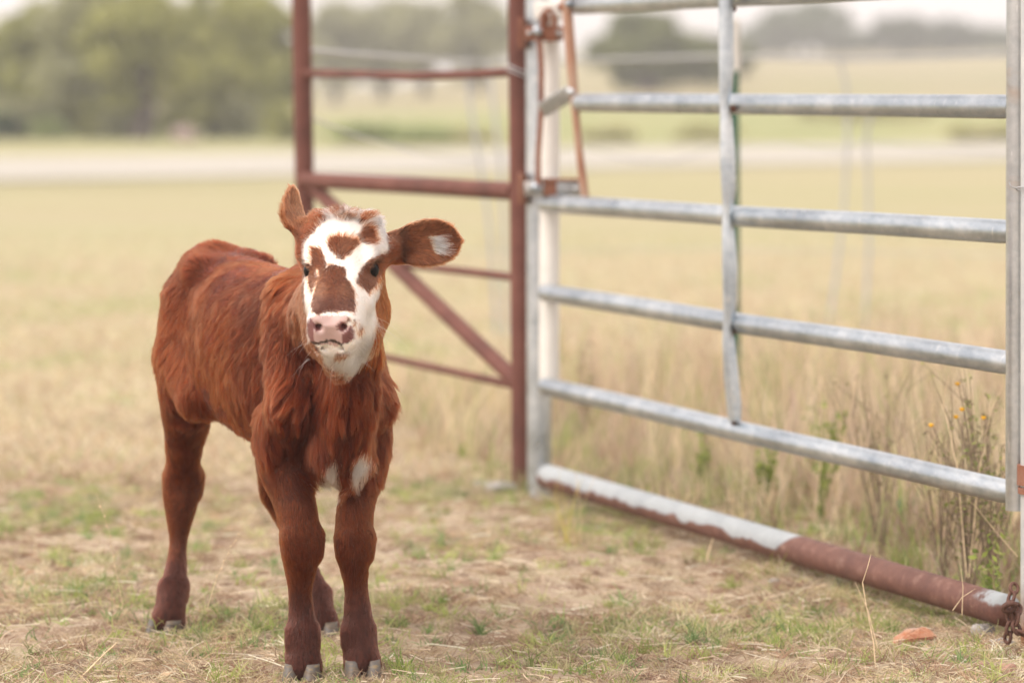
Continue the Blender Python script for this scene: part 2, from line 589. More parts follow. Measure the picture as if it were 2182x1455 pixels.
bush(1290, 300, 74, 90, 0.24, 'low olive bush right of the galvanised hinge post', 'pale', 260)
bush(2080, 298, 76, 140, 0.26, 'green bush below the second gate rail near the right stile', 'pale', 300)
bush(1820, 262, 92, 200, 0.5, 'long olive thicket across the rise behind the middle of the gate', 'pale', 420)
bush(60, 300, 78, 110, 1.0, 'broad pale thicket under the leftmost oak', 'grey', 1100)
bush(190, 300, 78, 80, 0.9, 'pale olive thicket just left of the thick dark trunk', 'olive', 900)
bush(262, 300, 77.5, 55, 0.8, 'grey green thicket in the gap left of the thick dark trunk', 'grey', 800)
bush(400, 300, 79, 90, 1.0, 'olive thicket under the crowns right of the thick dark trunk', 'olive', 1100)
bush(520, 302, 79, 80, 1.0, 'grey green thicket under the oak nearest the rusty corner post', 'grey', 1000)
bush(600, 306, 74, 40, 0.8, 'low brush at the foot of the oak beside the rusty corner post', 'olive', 700)

# ================================================================== THE CALF
# body frame: u forward, w to the calf's left, z up; origin on the ground under the belly
CB = np.array([-0.444, 6.495, 0.0])
_ba = math.radians(25)
BU = np.array([math.sin(_ba), -math.cos(_ba), 0])
BW = np.array([math.cos(_ba), math.sin(_ba), 0])
def B(u, w, z):
    return CB + BU * u + BW * w + np.array([0, 0, z])
# head frame: h from brow to muzzle, s to the calf's left, n out of the forehead
HO = np.array(at(722, 569, 5.975))
_hy, _hp = math.radians(4), math.radians(27)
_hd = np.array([-math.sin(_hy), -math.cos(_hy), 0])
HH = _hd * math.cos(_hp) - np.array([0, 0, math.sin(_hp)])
HN = _hd * math.sin(_hp) + np.array([0, 0, math.cos(_hp)])
HS = np.array([math.cos(_hy), -math.sin(_hy), 0])
def H(h, s, n):
    return HO + HH * h + HS * s + HN * n

class Field:
    """Signed distance grid that shapes are blended into."""
    def __init__(self, lo, hi, step):
        self.lo, self.h = np.array(lo, float), step
        self.n = np.ceil((np.array(hi) - self.lo) / step).astype(int) + 1
        self.S = np.full(self.n, 0.08, dtype=np.float32)
    def grid(self, lo, hi):
        i0 = np.clip(np.floor((np.array(lo) - self.lo) / self.h).astype(int), 0, self.n - 1)
        i1 = np.clip(np.ceil((np.array(hi) - self.lo) / self.h).astype(int) + 1, 1, self.n)
        ax = [(self.lo[k] + self.h * np.arange(i0[k], i1[k])).astype(np.float32) for k in range(3)]
        return tuple(slice(a, b) for a, b in zip(i0, i1)), ax[0][:, None, None], ax[1][None, :, None], ax[2][None, None, :]
    def blend(self, sl, d, k, sub=False):
        a = self.S[sl]
        if sub:
            d = -d
            hh = np.clip(0.5 - 0.5 * (a - d) / k, 0, 1)
            self.S[sl] = a + (d - a) * hh + k * hh * (1 - hh)
        else:
            hh = np.clip(0.5 + 0.5 * (a - d) / k, 0, 1)
            self.S[sl] = a + (d - a) * hh - k * hh * (1 - hh)
    def cone(self, a, b, ra, rb, k=0.03, sub=False, flat=None):
        a, b = np.array(a, float), np.array(b, float)
        m = max(ra, rb) + k + 0.02
        if flat is not None:
            m = m * max(1.0, 1 / flat[1])
        sl, X, Y, Z = self.grid(np.minimum(a, b) - m, np.maximum(a, b) + m)
        ab = b - a
        L2 = max(1e-9, float(ab @ ab))
        t = np.clip(((X - a[0]) * ab[0] + (Y - a[1]) * ab[1] + (Z - a[2]) * ab[2]) / L2, 0, 1)
        dx, dy, dz = X - a[0] - t * ab[0], Y - a[1] - t * ab[1], Z - a[2] - t * ab[2]
        if flat is not None:          # flat = (direction, factor): factor < 1 stretches along the direction
            ax, f = np.array(flat[0], float), flat[1]
            q = (dx * ax[0] + dy * ax[1] + dz * ax[2]) * (f - 1)
            dx, dy, dz = dx + ax[0] * q, dy + ax[1] * q, dz + ax[2] * q
        d = np.sqrt(dx * dx + dy * dy + dz * dz) - (ra + (rb - ra) * t)
        self.blend(sl, d.astype(np.float32), k, sub)
    def chain(self, pts, k=0.03, ks=0.004):
        """A limb: round cones end to end, joined almost hard to each other, then blended in once."""
        P = np.array([q for q, r in pts], float); R = np.array([r for q, r in pts]) - self.shave
        if len(P) > 3:                                   # run a smooth curve through the joints
            A = np.concatenate([P, R[:, None]], 1)
            E = np.concatenate([2 * A[:1] - A[1:2], A, 2 * A[-1:] - A[-2:-1]])
            out = []
            for i in range(len(A) - 1):
                p0, p1, p2, p3 = E[i:i + 4]
                for t in (0, 1 / 3, 2 / 3):
                    out.append(0.5 * (2 * p1 + (p2 - p0) * t + (2 * p0 - 5 * p1 + 4 * p2 - p3) * t ** 2 + (3 * p1 - p0 - 3 * p2 + p3) * t ** 3))
            out.append(A[-1])
            A = np.array(out)
            P, R = A[:, :3], A[:, 3]
        m = R.max() + k + 0.02
        sl, X, Y, Z = self.grid(P.min(0) - m, P.max(0) + m)
        D = None
        for a, b, ra, rb in zip(P[:-1], P[1:], R[:-1], R[1:]):
            ab = b - a
            L2 = max(1e-9, float(ab @ ab))
            t = np.clip(((X - a[0]) * ab[0] + (Y - a[1]) * ab[1] + (Z - a[2]) * ab[2]) / L2, 0, 1)
            t2 = t * t * (3 - 2 * t) * 0.5 + t * 0.5
            d = np.sqrt((X - a[0] - t * ab[0]) ** 2 + (Y - a[1] - t * ab[1]) ** 2 + (Z - a[2] - t * ab[2]) ** 2) - (ra + (rb - ra) * t2)
            if D is None:
                D = d
            else:
                hh = np.clip(0.5 + 0.5 * (D - d) / ks, 0, 1)
                D = D + (d - D) * hh - ks * hh * (1 - hh)
        self.blend(sl, D.astype(np.float32), k)
    shave = 0.0
    def loft(self, O, A, Sd, Up, st, k=0.03, pw=2.2):
        """Body swept along axis A: stations (pos, top, bottom, half width)."""
        st = np.array(st, float)
        u0, u1 = st[0, 0] - 0.03, st[-1, 0] + 0.03
        wmax = st[:, 3].max() + 0.05
        cor = np.array([O + A * uu + Sd * ww + Up * zz for uu in (u0, u1) for ww in (-wmax, wmax) for zz in (st[:, 2].min() - 0.05, st[:, 1].max() + 0.05)])
        sl, X, Y, Z = self.grid(cor.min(0), cor.max(0))
        X, Y, Z = X - O[0], Y - O[1], Z - O[2]
        u = X * A[0] + Y * A[1] + Z * A[2]
        w = X * Sd[0] + Y * Sd[1] + Z * Sd[2]
        z = X * Up[0] + Y * Up[1] + Z * Up[2]
        uu = np.linspace(st[0, 0], st[-1, 0], 200)
        def smooth(col):
            y = np.interp(uu, st[:, 0], st[:, col])
            kk = np.ones(15) / 15
            for _ in range(2):
                y = np.convolve(np.pad(y, 7, mode='edge'), kk, mode='valid')
            return y
        top, bot, hw = smooth(1), smooth(2), smooth(3)
        T = np.interp(u, uu, top); Bt = np.interp(u, uu, bot); W = np.interp(u, uu, hw)
        zc, hh = (T + Bt) / 2, (T - Bt) / 2
        q = (np.abs(w / W) ** pw + np.abs((z - zc) / hh) ** pw) ** (1 / pw)
        d = (q - 1) * np.minimum(W, hh)
        e = np.maximum(st[0, 0] - u, u - st[-1, 0])
        d = np.where(e > 0, np.sqrt(np.maximum(d, 0) ** 2 + e * e), np.maximum(d, e) if False else d)
        d = np.maximum(d, e)
        self.blend(sl, d.astype(np.float32), k)

def surface_nets(S, lo, h):
    neg = S < 0
    cnt = np.zeros(tuple(np.array(S.shape) - 1), dtype=np.uint8)
    sl = (slice(None, -1), slice(1, None))
    for a in (0, 1):
        for b in (0, 1):
            for c in (0, 1):
                cnt += neg[sl[a], sl[b], sl[c]]
    act = (cnt > 0) & (cnt < 8)
    ijk = np.argwhere(act)
    idx = np.full(act.shape, -1, dtype=np.int32)
    idx[act] = np.arange(len(ijk), dtype=np.int32)
    acc = np.zeros((len(ijk), 3)); num = np.zeros(len(ijk))
    cor = [(a, b, c) for a in (0, 1) for b in (0, 1) for c in (0, 1)]
    val = {q: S[ijk[:, 0] + q[0], ijk[:, 1] + q[1], ijk[:, 2] + q[2]].astype(np.float64) for q in cor}
    for q in cor:
        for ax in range(3):
            if q[ax] == 0:
                r = list(q); r[ax] = 1; r = tuple(r)
                va, vb = val[q], val[r]
                m = (va < 0) != (vb < 0)
                t = np.where(m, va / np.where(m, va - vb, 1), 0)
                pt = np.array(q, float)[None, :].repeat(len(ijk), 0)
                pt[:, ax] = t
                acc += pt * m[:, None]; num += m
    V = np.array(lo) + h * (ijk + acc / num[:, None])
    quads = []
    for ax in range(3):
        b, c = [(1, 2), (2, 0), (0, 1)][ax]
        s0 = [slice(None)] * 3; s1 = [slice(None)] * 3
        s0[ax] = slice(None, -1); s1[ax] = slice(1, None)
        n0, n1 = neg[tuple(s0)], neg[tuple(s1)]
        e = np.argwhere(n0 != n1)
        ok = (e[:, b] > 0) & (e[:, c] > 0) & (e[:, b] < S.shape[b] - 1) & (e[:, c] < S.shape[c] - 1)
        e = e[ok]
        flip = n0[e[:, 0], e[:, 1], e[:, 2]]
        def cell(ob, oc):
            q = e.copy(); q[:, b] += ob; q[:, c] += oc
            return idx[q[:, 0], q[:, 1], q[:, 2]]
        f = np.stack([cell(-1, -1), cell(0, -1), cell(0, 0), cell(-1, 0)], 1)
        f[~flip] = f[~flip][:, ::-1]
        quads.append(f)
    F = np.concatenate(quads)
    return V, F

STEP = 0.0035
fld = Field((-0.80, 5.74, -0.02), (-0.05, 7.06, 0.97), STEP)
Z3 = np.array([0, 0, 1.0])

# trunk
fld.loft(CB, BU, BW, Z3, [
    (-0.425, 0.685, 0.560, 0.030), (-0.405, 0.728, 0.500, 0.060), (-0.360, 0.748, 0.450, 0.088), (-0.300, 0.752, 0.435, 0.100),
    (-0.220, 0.746, 0.425, 0.108), (-0.120, 0.738, 0.415, 0.122), (-0.020, 0.732, 0.402, 0.132), (0.080, 0.732, 0.392, 0.126),
    (0.160, 0.738, 0.385, 0.106), (0.240, 0.738, 0.395, 0.082), (0.300, 0.715, 0.405, 0.066), (0.350, 0.670, 0.430, 0.052),
    (0.380, 0.620, 0.470, 0.040)], k=0.02)
# hip bones, tail head, spine
fld.cone(B(-0.265, -0.070, 0.722), B(-0.34, -0.045, 0.73), 0.022, 0.022, 0.04)
fld.cone(B(-0.265, 0.070, 0.722), B(-0.34, 0.045, 0.73), 0.022, 0.022, 0.04)
fld.cone(B(-0.36, 0, 0.738), B(-0.435, 0, 0.715), 0.026, 0.024, 0.04)
fld.cone(B(0.16, 0, 0.725), B(0.26, 0, 0.728), 0.022, 0.022, 0.03)
fld.chain([(B(-0.430, 0, 0.71), 0.022), (B(-0.462, -0.01, 0.64), 0.016), (B(-0.468, -0.035, 0.50), 0.013), (B(-0.46, -0.05, 0.38), 0.015), (B(-0.455, -0.055, 0.30), 0.007)], 0.012)
# shoulders and neck
NW = -0.012
for sd in (-1, 1):
    fld.chain([(B(0.205, NW + sd * 0.050, 0.695), 0.036), (B(0.250, NW + sd * 0.068, 0.60), 0.042), (B(0.300, NW - 0.004 + sd * 0.072, 0.505), 0.043)], 0.025)
    fld.chain([(B(0.300, NW - 0.004 + sd * 0.072, 0.505), 0.042), (B(0.245, NW + sd * 0.080, 0.430), 0.044)], 0.025)
fld.chain([(B(0.18, NW, 0.64), 0.085), (B(0.32, NW - 0.012, 0.665), 0.076), (B(0.42, NW - 0.030, 0.70), 0.067), (H(-0.075, -0.004, -0.075), 0.060)], 0.035)
fld.chain([(H(0.0, 0.004, -0.125), 0.044), (B(0.415, NW - 0.012, 0.62), 0.052), (B(0.385, NW - 0.004, 0.51), 0.050), (B(0.345, NW, 0.42), 0.044)], 0.03)   # throat and dewlap
fld.chain([(B(0.335, NW, 0.425), 0.050), (B(0.25, NW, 0.40), 0.050)], 0.03)      # brisket
fld.chain([(B(0.345, 0.0, 0.40), 0.032), (B(0.330, 0.0, 0.372), 0.020)], 0.02)
# hollows between the dewlap and the shoulders
for sd in (-1, 1):
    fld.cone(B(0.405, NW + sd * 0.066, 0.575), B(0.385, NW + sd * 0.064, 0.44), 0.020, 0.022, 0.02, sub=True)
    fld.cone(B(0.150, NW + sd * 0.135, 0.64), B(0.165, NW + sd * 0.140, 0.47), 0.020, 0.016, 0.03, sub=True)    # behind the shoulder
# thighs
for sd in (-1, 1):
    fld.chain([(B(-0.325, sd * 0.052, 0.655), 0.064), (B(-0.315, sd * 0.072, 0.55), 0.062), (B(-0.215, sd * 0.088, 0.475), 0.044)], 0.03)
# legs: (point, radius) chains from the trunk to the coronet
Field.shave = 0.0035
FR = [(B(0.245, -0.090, 0.470), 0.048), (np.array(at(602, 985, 6.24)), 0.046), (np.array(at(625, 1060, 6.22)), 0.0395), (np.array(at(636, 1110, 6.20)), 0.0365), (np.array(at(642, 1158, 6.195)), 0.0375),
      (np.array(at(641, 1200, 6.20)), 0.0315), (np.array(at(639, 1250, 6.205)), 0.0222), (np.array(at(642, 1300, 6.21)), 0.0230), (np.array(at(645, 1350, 6.205)), 0.0285), (np.array(at(646, 1395, 6.20)), 0.0305), (np.array(at(646, 1422, 6.195)), 0.0325)]
FL = [(B(0.265, 0.066, 0.470), 0.048), (np.array(at(782, 985, 6.27)), 0.040), (np.array(at(762, 1060, 6.24)), 0.0345), (np.array(at(755, 1110, 6.225)), 0.0340), (np.array(at(754, 1160, 6.22)), 0.0345),
      (np.array(at(755, 1200, 6.22)), 0.0280), (np.array(at(759, 1250, 6.225)), 0.0218), (np.array(at(762, 1300, 6.225)), 0.0252), (np.array(at(764, 1350, 6.22)), 0.0295), (np.array(at(769, 1390, 6.215)), 0.0310), (np.array(at(771, 1414, 6.21)), 0.0330)]
HR = [(B(-0.315, -0.074, 0.55), 0.064), (np.array(at(398, 850, 6.74)), 0.054), (np.array(at(397, 905, 6.78)), 0.045), (np.array(at(391, 975, 6.82)), 0.0345), (np.array(at(389, 1028, 6.84)), 0.0385),
      (np.array(at(386, 1065, 6.83)), 0.0345), (np.array(at(383, 1105, 6.82)), 0.0260), (np.array(at(380, 1155, 6.81)), 0.0180), (np.array(at(376, 1200, 6.79)), 0.0205), (np.array(at(370, 1255, 6.755)), 0.028),
      (np.array(at(363, 1295, 6.735)), 0.0300), (np.array(at(357, 1328, 6.725)), 0.0325)]
HL = [(B(-0.305, 0.080, 0.55), 0.062), (B(-0.280, 0.100, 0.43), 0.050), (B(-0.320, 0.110, 0.335), 0.036), (np.array(at(592, 1040, 6.83)), 0.036), (np.array(at(605, 1085, 6.82)), 0.029),
      (np.array(at(633, 1150, 6.78)), 0.0195), (np.array(at(660, 1220, 6.745)), 0.021), (np.array(at(674, 1270, 6.725)), 0.028), (np.array(at(681, 1305, 6.715)), 0.029), (np.array(at(686, 1332, 6.71)), 0.031)]
for lg in (FR, FL, HR, HL):
    fld.chain(lg, 0.014, 0.008)
Field.shave = 0.0
for lg in (HR, HL):      # point of the hock
    i = 4 if lg is HR else 3
    p = lg[i][0]
    fld.cone(p, p + np.array([0, 0.035, 0.025]), 0.025, 0.018, 0.02)
for lg in (FR, FL, HR, HL):   # dewclaws
    p = lg[-2][0]
    for sd in (-0.014, 0.014):
        fld.cone(p + BU * -0.024 + BW * sd, p + BU * -0.032 + BW * sd + np.array([0, 0, -0.012]), 0.010, 0.007, 0.006)

# knobbly joints: carpal and fetlock corners, the cleft above the toes
for lg, ik in ((FR, 4), (FL, 4), (HR, 4), (HL, 3)):
    kp, kr = lg[ik]
    for sd in (-1, 1):
        fld.cone(kp + BW * sd * kr * 0.62 + BU * kr * 0.25 + Z3 * 0.014, kp + BW * sd * kr * 0.58 + BU * kr * 0.25 - Z3 * 0.016, kr * 0.40, kr * 0.34, 0.018)
        fp, fr = lg[-3]
        fld.cone(fp + BW * sd * fr * 0.60 + Z3 * 0.008, fp + BW * sd * fr * 0.62 - Z3 * 0.014, fr * 0.42, fr * 0.38, 0.016)
    cp_, cr = lg[-1]
    fw = BU
    fld.cone(cp_ + fw * cr * 1.0 - Z3 * 0.012, cp_ + fw * cr * 0.98 + Z3 * 0.020, 0.0055, 0.0025, 0.006, sub=True)
    for sd in (-1, 1):       # the two toes swell above the hoof
        fld.cone(cp_ + BW * sd * 0.014 + fw * 0.006 - Z3 * 0.004, cp_ + BW * sd * 0.012 + fw * 0.002 + Z3 * 0.016, 0.0185, 0.016, 0.010)

# head
fld.loft(HO, HH, HS, HN, [
    (-0.122, 0.018, -0.090, 0.040), (-0.108, 0.044, -0.110, 0.060), (-0.082, 0.054, -0.130, 0.069), (-0.050, 0.043, -0.150, 0.070), (-0.015, 0.019, -0.158, 0.068), (0.015, 0.006, -0.156, 0.0635),
    (0.045, 0.000, -0.150, 0.0555), (0.075, -0.004, -0.132, 0.0485), (0.100, -0.008, -0.116, 0.0445), (0.122, -0.013, -0.106, 0.0435), (0.138, -0.022, -0.098, 0.039), (0.149, -0.036, -0.086, 0.028)], k=0.02, pw=2.5)
for sd in (-1, 1):
    fld.cone(H(-0.035, sd * 0.040, -0.112), H(0.015, sd * 0.030, -0.118), 0.036, 0.032, 0.03)         # cheek
    fld.cone(H(-0.043, sd * 0.053, 0.012), H(-0.014, sd * 0.055, -0.001), 0.012, 0.009, 0.016)        # brow over the eye
    fld.cone(H(0.012, sd * 0.050, -0.040), H(0.040, sd * 0.045, -0.048), 0.013, 0.011, 0.02)          # cheekbone
    fld.cone(H(-0.085, sd * 0.050, 0.016), H(-0.09, sd * 0.040, 0.024), 0.018, 0.018, 0.02)           # horn bud swelling
    fld.cone(H(0.126, sd * 0.0235, -0.036), H(0.131, sd * 0.0245, -0.064), 0.0195, 0.018, 0.012)      # nostril wing and lip
fld.cone(H(0.112, 0, -0.108), H(0.128, 0, -0.101), 0.022, 0.017, 0.015)                               # chin
fld.cone(H(0.050, 0, -0.152), H(0.098, 0, -0.120), 0.028, 0.022, 0.025)                               # lower jaw
EYE_DIR = {}
EYE_C = {}
for sd in (-1, 1):
    fld.cone(H(0.154, sd * 0.0185, -0.036), H(0.134, sd * 0.0235, -0.037), 0.0070, 0.0050, 0.006, sub=True)  # nostril
    fld.cone(H(0.151, sd * 0.0205, -0.032), H(0.143, sd * 0.0325, -0.027), 0.0042, 0.0030, 0.005, sub=True)
    EYE_C[sd] = H(-0.020, sd * (0.0515 if sd > 0 else 0.0490), -0.0165 if sd > 0 else -0.0185)
    dv = HS * sd * 0.86 + HN * 0.44 + HH * 0.26
    EYE_DIR[sd] = dv / np.linalg.norm(dv)
    al = np.cross(EYE_DIR[sd], HS * sd * 0.3 - HN); al /= np.linalg.norm(al)
    fld.cone(EYE_C[sd] + EYE_DIR[sd] * 0.012 - al * 0.004, EYE_C[sd] + EYE_DIR[sd] * 0.012 + al * 0.006, 0.0112, 0.0112, 0.004, sub=True)    # eye socket
    fld.cone(EYE_C[sd] + EYE_DIR[sd] * 0.016 - al * 0.003, EYE_C[sd] + EYE_DIR[sd] * 0.034, 0.0110, 0.0125, 0.005, sub=True)
mouth = [H(0.156, 0, -0.0715), H(0.148, 0.014, -0.0755), H(0.134, 0.030, -0.083), H(0.100, 0.047, -0.088)]
for p, q in zip(mouth[:-1], mouth[1:]):
    fld.cone(p, q, 0.0040, 0.0034, 0.004, sub=True)
    pm, qm = [x - 2 * HS * float((x - HO) @ HS) for x in (p, q)]
    fld.cone(pm, qm, 0.0040, 0.0034, 0.004, sub=True)

# ears: cupped leaves
def ear_axes(base, tip, face):
    e = np.array(tip) - np.array(base)
    L = np.linalg.norm(e); e = e / L
    g = np.array(face, float); g = g - e * (g @ e); g /= np.linalg.norm(g)
    return np.array(base), e, np.cross(g, e), g, L
EAR_L = ear_axes(at(832, 527, 6.075), at(977, 512, 6.09), (-0.12, -1.0, 0.12))      # the calf's left, seen from inside
EAR_R = ear_axes(at(664, 512, 6.07), at(620, 405, 6.12), (-0.80, 0.50, 0.15))      # the calf's right, seen edge on
def ear(E, wmax, kcup, thick, pv):
    b, e, f, g, L = E
    cor = np.array([b + e * x + f * y + g * q for x in (-0.02, L + 0.01) for y in (-wmax - .02, wmax + .02) for q in (-0.04, 0.05)])
    sl, X, Y, Z = fld.grid(cor.min(0), cor.max(0))
    X, Y, Z = X - b[0], Y - b[1], Z - b[2]
    u = (X * e[0] + Y * e[1] + Z * e[2]) / L
    v = X * f[0] + Y * f[1] + Z * f[2]
    w = X * g[0] + Y * g[1] + Z * g[2]
    prof = np.interp(u, [-.1, 0, .15, .3, .5, .7, .85, .94, 1.0, 1.05], pv) * wmax
    curve = kcup * v * v + 0.010 * np.sin(np.clip(u, 0, 1) * 3.1) - 0.005
    d1 = np.abs(w - curve) * 0.85 - thick * (1.15 - 0.5 * np.clip(u, 0, 1))
    d2 = np.abs(v) - prof
    d = np.maximum(np.maximum(d1, d2 * 0.8), -0.02 - u * L)
    fld.blend(sl, d.astype(np.float32), 0.010)
ear(EAR_L, 0.041, 7.0, 0.0048, [.50, .56, .70, .88, 1.0, .97, .80, .60, .34, 0.0])
ear(EAR_R, 0.040, 8.0, 0.0048, [.70, .78, .94, 1.0, .96, .78, .55, .37, .20, 0.0])
fld.cone(H(-0.068, 0.055, -0.012), EAR_L[0] + EAR_L[1] * 0.022 - EAR_L[3] * 0.008, 0.026, 0.018, 0.02)
fld.cone(H(-0.068, -0.055, -0.012), EAR_R[0] + EAR_R[1] * 0.022 - EAR_R[3] * 0.006, 0.026, 0.018, 0.02)

CV, CF = surface_nets(fld.S, fld.lo, fld.h)
# exact slope of the field gives clean normals for the coat
def field_normal(P):
    q = (P - fld.lo) / fld.h
    g = np.zeros((len(P), 3))
    def samp(x):
        x = np.clip(x, 0, np.array(fld.S.shape) - 1.001)
        i = np.floor(x).astype(int); f = x - i
        r = 0
        for a in (0, 1):
            for b in (0, 1):
                for c in (0, 1):
                    w = (f[:, 0] if a else 1 - f[:, 0]) * (f[:, 1] if b else 1 - f[:, 1]) * (f[:, 2] if c else 1 - f[:, 2])
                    r = r + w * fld.S[i[:, 0] + a, i[:, 1] + b, i[:, 2] + c]
        return r
    for ax in range(3):
        dlt = np.zeros(3); dlt[ax] = 1.5
        g[:, ax] = samp(q + dlt) - samp(q - dlt)
    return g / np.maximum(np.linalg.norm(g, axis=1, keepdims=True), 1e-9)

# ------------------------------------------------------------------ coat colours
def in_poly(x, y, poly):
    poly = np.asarray(poly, float)
    r = np.zeros(len(x), bool)
    j = len(poly) - 1
    for i in range(len(poly)):
        xi, yi = poly[i]; xj, yj = poly[j]
        c = ((yi > y) != (yj > y)) & (x < (xj - xi) * (y - yi) / (yj - yi + 1e-12) + xi)
        r ^= c
        j = i
    return r

# markings, drawn on the flat of the face in millimetres from the brow (x to the calf's left, y up)
_K = 0.3024 / 1217.0 * 1000
def face_mm(pts):
    return [((x - 536) * _K, (625 - y) * _K) for x, y in pts]
WHITE = face_mm([(350, 390), (380, 350), (430, 312), (470, 290), (560, 305), (640, 315), (692, 335), (738, 288), (785, 280), (835, 350), (862, 430), (878, 490), (868, 530), (840, 542), (800, 545), (790, 560),
                 (845, 575), (835, 640), (822, 705), (828, 800), (815, 900), (815, 980), (795, 1060), (785, 1130), (785, 1210), (740, 1270), (690, 1310), (630, 1345), (570, 1320), (520, 1270), (480, 1295), (430, 1250), (420, 1190),
                 (390, 1150), (330, 1110), (310, 1040), (310, 960), (300, 900), (290, 750), (290, 700), (290, 610), (280, 560), (280, 480), (310, 420)])
BROWN = [face_mm(p) for p in (
    [(335, 490), (400, 490), (428, 540), (452, 600), (440, 640), (402, 692), (390, 640), (372, 640), (396, 700), (375, 740), (347, 802), (330, 770), (314, 700), (280, 640), (300, 590), (345, 612), (340, 560)],
    [(480, 420), (520, 405), (580, 415), (660, 440), (680, 460), (640, 500), (610, 540), (560, 570), (520, 560), (490, 530), (460, 500), (455, 460)],
    [(690, 345), (740, 345), (780, 370), (785, 420), (810, 440), (790, 465), (720, 470), (680, 440), (660, 400), (690, 380)],
    [(396, 690), (440, 640), (480, 605), (530, 608), (580, 630), (592, 680), (632, 740), (657, 800), (667, 880), (662, 920), (620, 912), (480, 918), (420, 932), (370, 915), (352, 880), (362, 820), (380, 750)],
    [(670, 690), (690, 640), (740, 580), (800, 550), (860, 560), (840, 640), (818, 700), (800, 760), (750, 810), (715, 770), (690, 745), (668, 740)],
    [(515, 1215), (560, 1208), (625, 1185), (632, 1198), (590, 1230), (540, 1238)],
    [(615, 955), (632, 955), (634, 980), (618, 980)], [(660, 970), (676, 966), (678, 1002), (664, 1004)], [(690, 1020), (708, 1010), (712, 1045), (700, 1072), (688, 1075)],
)]
CURLS = face_mm([(q[0], q[1] + 42) for q in [(440, 262), (480, 235), (560, 212), (620, 196), (660, 228), (720, 258), (742, 292), (690, 285), (640, 288), (600, 240), (520, 252), (470, 272)]])
NOSE = face_mm([(345, 965), (370, 945), (430, 938), (560, 935), (612, 945), (618, 1000), (655, 1010), (672, 1100), (622, 1134), (575, 1146), (500, 1150), (400, 1140), (345, 1115), (318, 1060), (322, 990)])
NOSE_DARK = [face_mm(p) for p in (
    [(322, 985), (362, 955), (384, 1000), (380, 1060), (392, 1122), (345, 1112), (318, 1060)],
    [(580, 1085), (608, 1030), (648, 1012), (668, 1100), (622, 1132), (575, 1142)],
    [(545, 1000), (600, 970), (606, 1030), (585, 1050), (548, 1040)], [(375, 985), (420, 1005), (428, 1040), (395, 1052), (375, 1030)])]
MOUTH = face_mm([(350, 1110), (398, 1127), (440, 1113), (480, 1105), (530, 1109), (574, 1131), (622, 1120), (640, 1124), (578, 1150), (530, 1127), (480, 1123), (440, 1131), (398, 1147), (350, 1124)])
NOSTRILS = [((405 - 536) * _K, (625 - 1022) * _K, 6.6, 6.2), ((568 - 536) * _K, (625 - 1020) * _K, 6.2, 5.6)]
_c7 = lambda pts: [((560 + x * .3163 - 1091) * 6.13 / FPX * 1000, at(1091, 640 + y * .3163, 6.13).z * 1000 + 4) for x, y in pts]
CHEST_WHITE = [_c7([(632, 1050), (695, 1050), (738, 1105), (705, 1190), (660, 1245), (605, 1290), (578, 1240), (600, 1170), (622, 1110)]),
               _c7([(405, 1125), (462, 1085), (516, 1160), (495, 1230), (495, 1330), (515, 1410), (460, 1460), (420, 1360), (335, 1300), (385, 1230), (402, 1180)])]

COAT = np.array([0.138, 0.0252, 0.0076]); COAT_DARK = np.array([0.070, 0.0155, 0.0068]); COAT_WARM = np.array([0.198, 0.0362, 0.0074])
SOCK = np.array([0.088, 0.024, 0.0155]); CREAM = np.array([0.86, 0.80, 0.72])

def to_local(P):
    q = P - CB
    return q @ BU, q @ BW, P[:, 2]
def to_head(P):
    q = P - HO
    return q @ HH, q @ HS, q @ HN

def head_weight(P):
    h, s, n = to_head(P)
    return (h > -0.135) & (np.abs(s) < 0.105) & (n > -0.205) & (P[:, 1] < 6.16)

def brisket_white(P, jitter):
    n = len(P)
    w, z = (P - CB) @ BW, P[:, 2]
    br = (P[:, 1] < 6.38) & (z < 0.48) & (z > 0.27) & (np.abs(w) < 0.13)
    cx, cz = P[:, 0] * 1000 * (6.13 / np.maximum(P[:, 1], 1)), P[:, 2] * 1000
    bw = np.zeros(n, bool)
    for p in CHEST_WHITE:
        bw |= in_poly(cx + rng.normal(0, 1, n) * jitter * 1.6, cz + rng.normal(0, 1, n) * jitter * 2, p)
    return bw & br

